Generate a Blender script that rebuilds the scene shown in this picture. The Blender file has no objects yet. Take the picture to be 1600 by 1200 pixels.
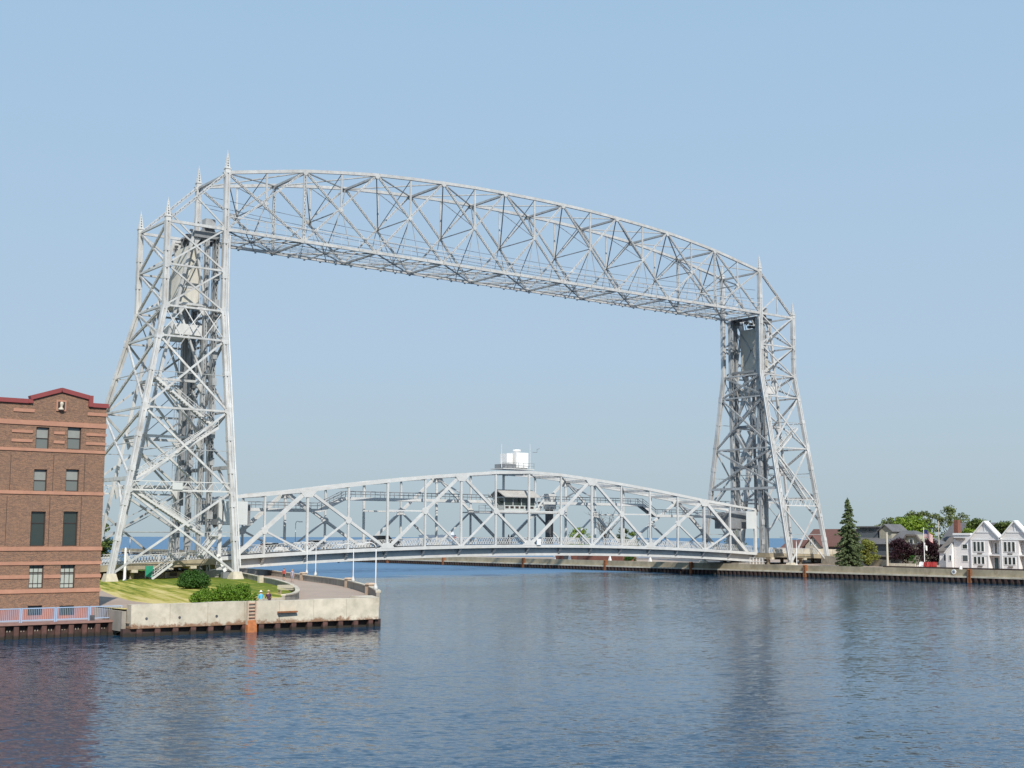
import bpy, math, random
from mathutils import Vector, Matrix
R = math.radians
random.seed(7)
sc = bpy.context.scene
col = sc.collection

# ------------------------------------------------------------------ camera
CAM = Vector((-82.275, -179.389, 7.664)); YAW, PIT, ROLL, FPX = 0.65307, 0.11694, 0.0025, 2017.14
cd = bpy.data.cameras.new('camera'); cam = bpy.data.objects.new('camera', cd); col.objects.link(cam)
cd.sensor_width = 36; cd.lens = FPX / 1600 * 36; cd.clip_start = 0.5; cd.clip_end = 20000
FW = Vector((math.sin(YAW) * math.cos(PIT), math.cos(YAW) * math.cos(PIT), math.sin(PIT)))
RT = Vector((math.cos(YAW), -math.sin(YAW), 0)); UP = RT.cross(FW)
_c, _s = math.cos(ROLL), math.sin(ROLL)
rt2 = RT * _c + UP * _s; up2 = UP * _c - RT * _s
cam.matrix_world = Matrix(((rt2.x, up2.x, -FW.x, CAM.x), (rt2.y, up2.y, -FW.y, CAM.y), (rt2.z, up2.z, -FW.z, CAM.z), (0, 0, 0, 1)))
sc.camera = cam
def at(px, py, ax, v):
    """direction of a photo pixel, cut with the plane axis=v (ground, wall or truss plane)"""
    d = FW + rt2 * ((px - 800) / FPX) - up2 * ((py - 600) / FPX)
    return CAM + d * ((v - CAM[ax]) / d[ax])

# ------------------------------------------------------------------ light
SUN_AZ, SUN_EL = (-0.42, -0.907), R(41)
w = bpy.data.worlds.new('World'); sc.world = w; w.use_nodes = True
nt = w.node_tree; bg = nt.nodes['Background']
sky = nt.nodes.new('ShaderNodeTexSky'); sky.sky_type = 'NISHITA'; sky.sun_disc = False
sky.sun_elevation = SUN_EL; sky.sun_rotation = math.atan2(SUN_AZ[0], SUN_AZ[1])
sky.air_density = 1.0; sky.dust_density = 2.5; sky.ozone_density = 2.0; sky.altitude = 0
hz = nt.nodes.new('ShaderNodeMix'); hz.data_type = 'RGBA'; hz.inputs[0].default_value = 0.12      # even summer haze over the whole dome, paler to the horizon
tc = nt.nodes.new('ShaderNodeTexCoord'); sz = nt.nodes.new('ShaderNodeSeparateXYZ'); nt.links.new(tc.outputs['Generated'], sz.inputs[0])
rp = nt.nodes.new('ShaderNodeValToRGB'); nt.links.new(sz.outputs[2], rp.inputs[0]); el = rp.color_ramp.elements
el[0].position = 0.0; el[0].color = (.447, .548, .600, 1); el[1].position = 1.0; el[1].color = (.22, .40, .68, 1)
for ps, cc in ((.06, (.437, .552, .640)), (.14, (.424, .562, .708)), (.26, (.402, .560, .730)), (.38, (.368, .548, .742)), (.6, (.30, .495, .74))): k = el.new(ps); k.color = (*cc, 1)
gn = nt.nodes.new('ShaderNodeVectorMath'); gn.operation = 'SCALE'; gn.inputs['Scale'].default_value = 1.06 / .12; nt.links.new(rp.outputs[0], gn.inputs[0])
nt.links.new(gn.outputs[0], hz.inputs[6])
nt.links.new(sky.outputs[0], hz.inputs[7]); nt.links.new(hz.outputs[2], bg.inputs[0]); bg.inputs[1].default_value = 0.12
sd = bpy.data.lights.new('sun', 'SUN'); sun = bpy.data.objects.new('sun', sd); col.objects.link(sun)
sd.energy = 4.9; sd.angle = R(0.6); sd.color = (1.0, 0.95, 0.87)
sdir = Vector((SUN_AZ[0] * math.cos(SUN_EL), SUN_AZ[1] * math.cos(SUN_EL), math.sin(SUN_EL)))
sun.rotation_euler = sdir.to_track_quat('Z', 'Y').to_euler(); sun.location = (-60, -120, 90)
vs = sc.view_settings; vs.view_transform = 'Standard'; vs.look = 'None'; vs.exposure = 0; vs.gamma = 1
sc.render.engine = 'CYCLES'; sc.cycles.use_denoising = True
sc.cycles.max_bounces = 6; sc.cycles.transparent_max_bounces = 8
sc.cycles.caustics_reflective = False; sc.cycles.caustics_refractive = False

# ------------------------------------------------------------------ materials
def newmat(name):
    m = bpy.data.materials.new(name); m.use_nodes = True
    return m, m.node_tree.nodes, m.node_tree.links, m.node_tree.nodes['Principled BSDF']
def mat(name, c, rough=0.6, var=0.25, scale=1.0, metal=0.0, bump=0.0, stain=None, stain_amt=0.5, stretch=(1, 1, 1), spec=0.5):
    """painted or mineral surface: two-scale mottling plus optional stains with their own shape"""
    m, N, Lk, b = newmat(name)
    b.inputs['Roughness'].default_value = rough; b.inputs['Metallic'].default_value = metal
    b.inputs['Specular IOR Level'].default_value = spec
    g = N.new('ShaderNodeNewGeometry'); mp = N.new('ShaderNodeMapping'); Lk.new(g.outputs['Position'], mp.inputs[0])
    mp.inputs['Scale'].default_value = stretch
    n1 = N.new('ShaderNodeTexNoise'); n1.inputs['Scale'].default_value = scale; n1.inputs['Detail'].default_value = 8; n1.inputs['Roughness'].default_value = 0.65
    Lk.new(mp.outputs[0], n1.inputs['Vector'])
    r = N.new('ShaderNodeMapRange'); Lk.new(n1.outputs[0], r.inputs[0])
    r.inputs[1].default_value = 0.3; r.inputs[2].default_value = 0.7; r.inputs[3].default_value = 1 - var; r.inputs[4].default_value = 1 + var * 0.6
    mx = N.new('ShaderNodeMix'); mx.data_type = 'RGBA'; mx.blend_type = 'MULTIPLY'; mx.inputs[0].default_value = 1
    mx.inputs[6].default_value = (*c, 1); Lk.new(r.outputs[0], mx.inputs[7])
    out = mx.outputs[2]
    n3 = N.new('ShaderNodeTexNoise'); n3.inputs['Scale'].default_value = scale * 0.17; n3.inputs['Detail'].default_value = 3; Lk.new(g.outputs['Position'], n3.inputs['Vector'])
    r3 = N.new('ShaderNodeMapRange'); Lk.new(n3.outputs[0], r3.inputs[0]); r3.inputs[1].default_value = 0.35; r3.inputs[2].default_value = 0.65; r3.inputs[3].default_value = 1 - var * .55; r3.inputs[4].default_value = 1 + var * .3
    mx3 = N.new('ShaderNodeMix'); mx3.data_type = 'RGBA'; mx3.blend_type = 'MULTIPLY'; mx3.inputs[0].default_value = 1; Lk.new(out, mx3.inputs[6]); Lk.new(r3.outputs[0], mx3.inputs[7]); out = mx3.outputs[2]
    if stain:
        n2 = N.new('ShaderNodeTexNoise'); n2.inputs['Scale'].default_value = scale * 0.6; n2.inputs['Detail'].default_value = 10; n2.inputs['Roughness'].default_value = 0.75
        Lk.new(mp.outputs[0], n2.inputs['Vector'])
        r2 = N.new('ShaderNodeMapRange'); Lk.new(n2.outputs[0], r2.inputs[0]); r2.inputs[1].default_value = 0.53; r2.inputs[2].default_value = 0.68; r2.inputs[4].default_value = stain_amt
        m2 = N.new('ShaderNodeMix'); m2.data_type = 'RGBA'; Lk.new(r2.outputs[0], m2.inputs[0]); Lk.new(out, m2.inputs[6]); m2.inputs[7].default_value = (*stain, 1)
        out = m2.outputs[2]
    Lk.new(out, b.inputs['Base Color'])
    if bump:
        bp = N.new('ShaderNodeBump'); bp.inputs['Strength'].default_value = 0.6; bp.inputs['Distance'].default_value = bump
        Lk.new(n1.outputs[0], bp.inputs['Height']); Lk.new(bp.outputs[0], b.inputs['Normal'])
    return m
M = {}
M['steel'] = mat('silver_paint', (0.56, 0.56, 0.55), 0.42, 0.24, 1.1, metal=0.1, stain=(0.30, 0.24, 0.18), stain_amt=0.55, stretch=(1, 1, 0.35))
M['steel_b'] = mat('silver_paint_shaded_weathered', (0.40, 0.41, 0.41), 0.5, 0.25, 1.3, metal=0.1, stain=(0.22, 0.18, 0.15), stain_amt=0.5, stretch=(1, 1, 0.5))  # silver paint darkened for the shade inside the steelwork, plus weather stains
M['chord'] = mat('chord_paint', (0.51, 0.51, 0.50), 0.5, 0.2, 1.5, stain=(0.30, 0.24, 0.19), stain_amt=0.55)
M['lift'] = mat('lift_span_paint', (0.58, 0.58, 0.565), 0.45, 0.12, 0.8, stain=(0.38, 0.34, 0.28), stain_amt=0.35)
M['dark'] = mat('dark_machinery', (0.085, 0.088, 0.092), 0.5, 0.4, 2)
M['grey'] = mat('grey_steel', (0.22, 0.23, 0.24), 0.55, 0.25, 1.2, stain=(0.13, 0.10, 0.08), stain_amt=0.4)
M['wire'] = mat('cable_steel', (0.16, 0.17, 0.18), 0.5, 0.2, 2)
M['cw'] = mat('counterweight_concrete', (0.55, 0.53, 0.47), 0.85, 0.18, 0.8, stain=(0.22, 0.20, 0.17), stain_amt=0.6, stretch=(1, 1, 0.25))
M['panel'] = mat('sheet_panel', (0.56, 0.58, 0.57), 0.4, 0.06, 0.4)
M['white'] = mat('white_paint', (0.80, 0.79, 0.77), 0.5, 0.06, 0.7)
M['asphalt'] = mat('asphalt', (0.06, 0.06, 0.06), 0.9, 0.25, 3)
M['conc'] = mat('concrete', (0.37, 0.315, 0.22), 0.9, 0.3, 0.7, stain=(0.19, 0.14, 0.085), stain_amt=0.7, stretch=(1, 1, 0.6), bump=0.02)
M['conc_lt'] = mat('pale_concrete', (0.58, 0.52, 0.41), 0.9, 0.26, 0.9, stain=(0.34, 0.27, 0.18), stain_amt=0.6, bump=0.02)
M['conc_dk'] = mat('stained_parapet_concrete', (0.33, 0.30, 0.26), 0.9, 0.25, 1.0, stain=(0.13, 0.11, 0.09), stain_amt=0.6, stretch=(1, 1, 0.5), bump=0.02)
M['path'] = mat('path_paving', (0.39, 0.30, 0.235), 0.9, 0.12, 0.6, stain=(0.24, 0.19, 0.165), stain_amt=0.4)
M['prom'] = mat('promenade_concrete', (0.36, 0.32, 0.33), 0.85, 0.12, 0.8)
M['cap'] = mat('pile_cap', (0.30, 0.17, 0.14), 0.8, 0.2, 2)
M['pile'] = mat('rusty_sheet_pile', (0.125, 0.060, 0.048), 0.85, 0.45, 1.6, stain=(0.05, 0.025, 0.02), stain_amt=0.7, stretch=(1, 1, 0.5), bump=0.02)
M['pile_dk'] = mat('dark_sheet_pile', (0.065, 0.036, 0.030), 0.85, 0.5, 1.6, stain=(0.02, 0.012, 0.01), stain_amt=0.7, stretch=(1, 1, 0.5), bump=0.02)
M['rust'] = mat('orange_rust', (0.30, 0.115, 0.045), 0.85, 0.4, 3, stain=(0.22, 0.12, 0.07), stain_amt=0.6)
M['orange'] = mat('bright_orange_rust', (0.48, 0.17, 0.06), 0.85, 0.35, 3, stain=(0.35, 0.15, 0.07), stain_amt=0.6)
M['stone'] = mat('pink_sandstone', (0.44, 0.225, 0.150), 0.85, 0.12, 2.0, stain=(0.33, 0.16, 0.11), stain_amt=0.3)
M['terra'] = mat('red_base_stone', (0.34, 0.135, 0.090), 0.85, 0.15, 1.2, stain=(0.26, 0.10, 0.07), stain_amt=0.4)
M['coping'] = mat('red_metal_coping', (0.26, 0.056, 0.054), 0.5, 0.12, 1.0)
M['tanblock'] = mat('tan_block', (0.50, 0.38, 0.28), 0.85, 0.15, 1.5)
M['frame'] = mat('bronze_window_frame', (0.045, 0.03, 0.025), 0.5, 0.2, 3)
M['blind'] = mat('window_blind', (0.27, 0.28, 0.26), 0.8, 0.1, 2)
M['bluerail'] = mat('blue_rail_paint', (0.33, 0.44, 0.60), 0.45, 0.10, 2)
M['green_sign'] = mat('green_sign', (0.02, 0.25, 0.15), 0.6, 0.1, 2)
M['roof_grey'] = mat('grey_shingle', (0.13, 0.13, 0.135), 0.9, 0.2, 2.5)
M['roof_brown'] = mat('brown_shingle', (0.15, 0.075, 0.062), 0.9, 0.15, 2.5)
M['roof_tan'] = mat('tan_grey_shingle', (0.16, 0.14, 0.125), 0.9, 0.2, 2.5)
M['siding_w'] = mat('white_siding', (0.76, 0.73, 0.71), 0.7, 0.05, 0.8, stretch=(0.1, 0.1, 6))
M['siding_g'] = mat('blue_grey_siding', (0.10, 0.115, 0.13), 0.8, 0.12, 1, stretch=(0.1, 0.1, 6))
M['siding_c'] = mat('cream_siding', (0.55, 0.50, 0.40), 0.7, 0.08, 1, stretch=(0.1, 0.1, 6))
M['brickred'] = mat('far_brick', (0.22, 0.09, 0.065), 0.9, 0.25, 2.5)
M['trunk'] = mat('bark', (0.10, 0.075, 0.055), 0.9, 0.4, 3)
M['red'] = mat('red_paint', (0.40, 0.03, 0.025), 0.5, 0.1, 2)
M['skin'] = mat('skin', (0.45, 0.25, 0.17), 0.6, 0.05, 3)
M['rubber'] = mat('rubber', (0.02, 0.02, 0.02), 0.8, 0.2, 3)
def cloth(name, c): return mat(name, c, 0.85, 0.15, 4)

def glass(name, c=(0.02, 0.03, 0.035), rough=0.05):
    m, N, Lk, b = newmat(name)
    b.inputs['Base Color'].default_value = (*c, 1); b.inputs['Roughness'].default_value = rough; b.inputs['IOR'].default_value = 1.5
    b.inputs['Specular IOR Level'].default_value = 0.6
    n = N.new('ShaderNodeTexNoise'); n.inputs['Scale'].default_value = 0.8; g = N.new('ShaderNodeNewGeometry'); Lk.new(g.outputs['Position'], n.inputs['Vector'])
    bp = N.new('ShaderNodeBump'); bp.inputs['Strength'].default_value = 0.15; bp.inputs['Distance'].default_value = 0.05
    Lk.new(n.outputs[0], bp.inputs['Height']); Lk.new(bp.outputs[0], b.inputs['Normal'])
    return m
M['glass'] = glass('window_glass', (0.035, 0.048, 0.044)); M['glass_g'] = glass('grey_window_glass', (0.09, 0.10, 0.10), 0.12)
M['glassblock'] = glass('glass_block', (0.40, 0.43, 0.38), 0.2); M['curtain'] = glass('curtained_glass', (0.15, 0.165, 0.155), 0.1); M['carglass'] = glass('car_glass', (0.01, 0.012, 0.015))

def brick_mat():
    m, N, Lk, b = newmat('brown_brick')
    g = N.new('ShaderNodeNewGeometry'); s = N.new('ShaderNodeSeparateXYZ'); Lk.new(g.outputs['Position'], s.inputs[0])
    a = N.new('ShaderNodeMath'); a.operation = 'ADD'; Lk.new(s.outputs[0], a.inputs[0]); Lk.new(s.outputs[1], a.inputs[1])
    cx = N.new('ShaderNodeCombineXYZ'); Lk.new(a.outputs[0], cx.inputs[0]); Lk.new(s.outputs[2], cx.inputs[1])
    t = N.new('ShaderNodeTexBrick'); Lk.new(cx.outputs[0], t.inputs['Vector']); t.inputs['Scale'].default_value = 1.0
    t.inputs['Brick Width'].default_value = 0.23; t.inputs['Row Height'].default_value = 0.078; t.inputs['Mortar Size'].default_value = 0.007
    t.inputs['Color1'].default_value = (0.265, 0.140, 0.085, 1); t.inputs['Color2'].default_value = (0.14, 0.079, 0.056, 1)
    t.inputs['Mortar'].default_value = (0.24, 0.18, 0.13, 1); t.inputs['Bias'].default_value = -0.1
    n = N.new('ShaderNodeTexNoise'); n.inputs['Scale'].default_value = 11.0; n.inputs['Detail'].default_value = 4; n.inputs['Roughness'].default_value = 0.8; Lk.new(cx.outputs[0], n.inputs['Vector'])
    r = N.new('ShaderNodeMapRange'); Lk.new(n.outputs[0], r.inputs[0]); r.inputs[1].default_value = 0.35; r.inputs[2].default_value = 0.65; r.inputs[3].default_value = 0.70; r.inputs[4].default_value = 1.36
    mx = N.new('ShaderNodeMix'); mx.data_type = 'RGBA'; mx.blend_type = 'MULTIPLY'; mx.inputs[0].default_value = 1; Lk.new(t.outputs[0], mx.inputs[6]); Lk.new(r.outputs[0], mx.inputs[7])
    Lk.new(mx.outputs[2], b.inputs['Base Color']); b.inputs['Roughness'].default_value = 0.9
    bp = N.new('ShaderNodeBump'); bp.inputs['Strength'].default_value = 0.5; bp.inputs['Distance'].default_value = 0.01; bp.invert = True
    Lk.new(t.outputs['Fac'], bp.inputs['Height']); Lk.new(bp.outputs[0], b.inputs['Normal'])
    return m
M['brick'] = brick_mat()

def leaf_mat(name, c, c2):
    m, N, Lk, b = newmat(name)
    g = N.new('ShaderNodeNewGeometry'); r = N.new('ShaderNodeValToRGB'); Lk.new(g.outputs['Random Per Island'], r.inputs[0])
    r.color_ramp.elements[0].color = (*c, 1); r.color_ramp.elements[1].color = (*c2, 1)
    Lk.new(r.outputs[0], b.inputs['Base Color']); b.inputs['Roughness'].default_value = 0.7
    b.inputs['Specular IOR Level'].default_value = 0.25
    tr = N.new('ShaderNodeBsdfTranslucent'); Lk.new(r.outputs[0], tr.inputs[0])
    ms = N.new('ShaderNodeMixShader'); ms.inputs[0].default_value = 0.3
    Lk.new(b.outputs[0], ms.inputs[1]); Lk.new(tr.outputs[0], ms.inputs[2]); Lk.new(ms.outputs[0], N['Material Output'].inputs[0])
    return m
M['leaf_bush'] = leaf_mat('dark_bush_leaf', (0.028, 0.085, 0.014), (0.080, 0.175, 0.034))
M['leaf_low'] = leaf_mat('bright_juniper_leaf', (0.085, 0.18, 0.015), (0.19, 0.31, 0.04))
M['leaf_spruce'] = leaf_mat('spruce_needle', (0.075, 0.115, 0.050), (0.21, 0.26, 0.12))
M['leaf_green'] = leaf_mat('fresh_leaf', (0.12, 0.20, 0.02), (0.25, 0.34, 0.045))
M['leaf_olive'] = leaf_mat('olive_leaf', (0.10, 0.135, 0.035), (0.19, 0.22, 0.08))
M['leaf_yellow'] = leaf_mat('yellow_green_leaf', (0.16, 0.18, 0.03), (0.27, 0.28, 0.07))
M['leaf_plum'] = leaf_mat('plum_leaf', (0.022, 0.010, 0.014), (0.060, 0.022, 0.030))
M['leaf_far'] = leaf_mat('far_leaf', (0.06, 0.10, 0.02), (0.14, 0.18, 0.05))

def lawn_mat():
    m, N, Lk, b = newmat('streaked_grass')
    g = N.new('ShaderNodeNewGeometry')
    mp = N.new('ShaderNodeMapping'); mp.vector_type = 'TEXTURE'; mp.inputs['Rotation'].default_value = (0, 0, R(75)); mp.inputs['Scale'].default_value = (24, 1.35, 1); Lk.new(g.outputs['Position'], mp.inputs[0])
    n0 = N.new('ShaderNodeTexNoise'); n0.inputs['Scale'].default_value = 1.0; n0.inputs['Detail'].default_value = 4; n0.inputs['Roughness'].default_value = 0.7; Lk.new(mp.outputs[0], n0.inputs['Vector'])  # long streaks running between greener and yellower tones
    n1 = N.new('ShaderNodeTexNoise'); n1.inputs['Scale'].default_value = 2.2; n1.inputs['Detail'].default_value = 8; n1.inputs['Roughness'].default_value = 0.75; Lk.new(g.outputs['Position'], n1.inputs['Vector'])
    n2 = N.new('ShaderNodeTexNoise'); n2.inputs['Scale'].default_value = 0.06; n2.inputs['Detail'].default_value = 4; Lk.new(g.outputs['Position'], n2.inputs['Vector'])
    s = N.new('ShaderNodeSeparateXYZ'); Lk.new(g.outputs['Position'], s.inputs[0])
    dry = N.new('ShaderNodeMapRange'); Lk.new(s.outputs[0], dry.inputs[0]); dry.inputs[1].default_value = -10; dry.inputs[2].default_value = -36; dry.inputs[3].default_value = -0.24; dry.inputs[4].default_value = 0.20
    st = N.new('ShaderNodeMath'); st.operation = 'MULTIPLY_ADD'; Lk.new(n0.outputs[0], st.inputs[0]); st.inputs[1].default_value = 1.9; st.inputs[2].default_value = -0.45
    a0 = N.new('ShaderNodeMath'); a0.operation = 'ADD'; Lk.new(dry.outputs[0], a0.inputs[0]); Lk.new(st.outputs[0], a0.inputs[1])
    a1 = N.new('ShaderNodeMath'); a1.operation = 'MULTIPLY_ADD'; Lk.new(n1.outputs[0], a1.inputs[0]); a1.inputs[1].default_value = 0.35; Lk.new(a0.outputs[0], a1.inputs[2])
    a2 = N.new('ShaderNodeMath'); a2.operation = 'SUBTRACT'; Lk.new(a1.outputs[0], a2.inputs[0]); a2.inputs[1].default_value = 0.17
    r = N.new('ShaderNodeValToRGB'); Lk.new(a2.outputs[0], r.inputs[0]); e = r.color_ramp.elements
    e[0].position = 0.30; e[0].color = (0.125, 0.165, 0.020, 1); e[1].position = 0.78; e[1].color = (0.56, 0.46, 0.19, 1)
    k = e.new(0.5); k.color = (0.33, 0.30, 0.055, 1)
    Lk.new(r.outputs[0], b.inputs['Base Color']); b.inputs['Roughness'].default_value = 0.95; b.inputs['Specular IOR Level'].default_value = 0.1
    bp = N.new('ShaderNodeBump'); bp.inputs['Distance'].default_value = 0.08; bp.inputs['Strength'].default_value = 0.8; Lk.new(n1.outputs[0], bp.inputs['Height']); Lk.new(bp.outputs[0], b.inputs['Normal'])
    return m
M['lawn'] = lawn_mat()

def water_mat():
    m, N, Lk, b = newmat('harbour_water')
    b.inputs['Base Color'].default_value = (0.012, 0.026, 0.045, 1); b.inputs['Roughness'].default_value = 0.06; b.inputs['IOR'].default_value = 1.33
    g = N.new('ShaderNodeNewGeometry')
    def octave(scale, amp, rot, stretch, detail=2.0):
        mp = N.new('ShaderNodeMapping'); mp.vector_type = 'TEXTURE'; mp.inputs['Rotation'].default_value = (0, 0, R(rot)); mp.inputs['Scale'].default_value = (1 / (scale * stretch), 1 / scale, 1); Lk.new(g.outputs['Position'], mp.inputs[0])
        n = N.new('ShaderNodeTexNoise'); n.inputs['Scale'].default_value = 1; n.inputs['Detail'].default_value = detail; n.inputs['Roughness'].default_value = 0.55; Lk.new(mp.outputs[0], n.inputs['Vector'])
        v = N.new('ShaderNodeVectorMath'); v.operation = 'SUBTRACT'; Lk.new(n.outputs['Color'], v.inputs[0]); v.inputs[1].default_value = (0.5, 0.5, 0.5)
        v2 = N.new('ShaderNodeVectorMath'); v2.operation = 'MULTIPLY'; Lk.new(v.outputs[0], v2.inputs[0]); v2.inputs[1].default_value = (amp, amp, 0)
        return v2.outputs[0]
    outs = [octave(0.09, 0.03, -20, 0.5), octave(0.45, 0.08, -42, 0.5), octave(1.7, 0.24, -25, 0.38), octave(4.6, 0.42, -48, 0.42), octave(10.0, 0.26, -35, 0.5)]
    # calmer and rougher patches of wind
    big = N.new('ShaderNodeTexNoise'); big.inputs['Scale'].default_value = 0.022; big.inputs['Detail'].default_value = 3; Lk.new(g.outputs['Position'], big.inputs['Vector'])
    br = N.new('ShaderNodeMapRange'); Lk.new(big.outputs[0], br.inputs[0]); br.inputs[1].default_value = 0.35; br.inputs[2].default_value = 0.65; br.inputs[3].default_value = 0.55; br.inputs[4].default_value = 1.3
    acc = outs[0]
    for o in outs[1:]:
        a = N.new('ShaderNodeVectorMath'); a.operation = 'ADD'; Lk.new(acc, a.inputs[0]); Lk.new(o, a.inputs[1]); acc = a.outputs[0]
    sc_ = N.new('ShaderNodeVectorMath'); sc_.operation = 'SCALE'; Lk.new(acc, sc_.inputs[0]); Lk.new(br.outputs[0], sc_.inputs['Scale'])
    ad = N.new('ShaderNodeVectorMath'); ad.operation = 'ADD'; Lk.new(sc_.outputs[0], ad.inputs[0]); ad.inputs[1].default_value = (0, 0, 1)
    nz = N.new('ShaderNodeVectorMath'); nz.operation = 'NORMALIZE'; Lk.new(ad.outputs[0], nz.inputs[0])
    Lk.new(nz.outputs[0], b.inputs['Normal'])
    # open, wind-roughened lake water outside the canal mouth: bluer and less glassy than the sheltered harbour
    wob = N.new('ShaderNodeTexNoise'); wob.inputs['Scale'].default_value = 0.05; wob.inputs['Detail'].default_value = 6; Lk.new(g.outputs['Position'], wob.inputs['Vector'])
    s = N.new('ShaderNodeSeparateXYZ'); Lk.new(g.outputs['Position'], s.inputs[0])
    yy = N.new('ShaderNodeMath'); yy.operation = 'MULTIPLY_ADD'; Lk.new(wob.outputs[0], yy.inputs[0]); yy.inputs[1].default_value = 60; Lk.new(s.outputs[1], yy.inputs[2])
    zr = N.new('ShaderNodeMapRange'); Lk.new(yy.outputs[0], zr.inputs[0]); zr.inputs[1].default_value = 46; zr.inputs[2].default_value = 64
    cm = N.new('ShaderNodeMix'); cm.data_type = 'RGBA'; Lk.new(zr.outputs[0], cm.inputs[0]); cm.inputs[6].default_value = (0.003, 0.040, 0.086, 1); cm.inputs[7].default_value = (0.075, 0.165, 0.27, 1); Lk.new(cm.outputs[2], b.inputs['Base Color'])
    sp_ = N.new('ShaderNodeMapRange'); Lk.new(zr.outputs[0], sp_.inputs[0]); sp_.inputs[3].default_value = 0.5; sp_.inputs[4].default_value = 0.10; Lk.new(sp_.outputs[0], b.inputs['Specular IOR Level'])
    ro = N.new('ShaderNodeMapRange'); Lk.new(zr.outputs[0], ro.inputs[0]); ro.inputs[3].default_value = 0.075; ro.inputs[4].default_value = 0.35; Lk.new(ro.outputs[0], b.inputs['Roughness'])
    return m
M['water'] = water_mat()

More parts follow.
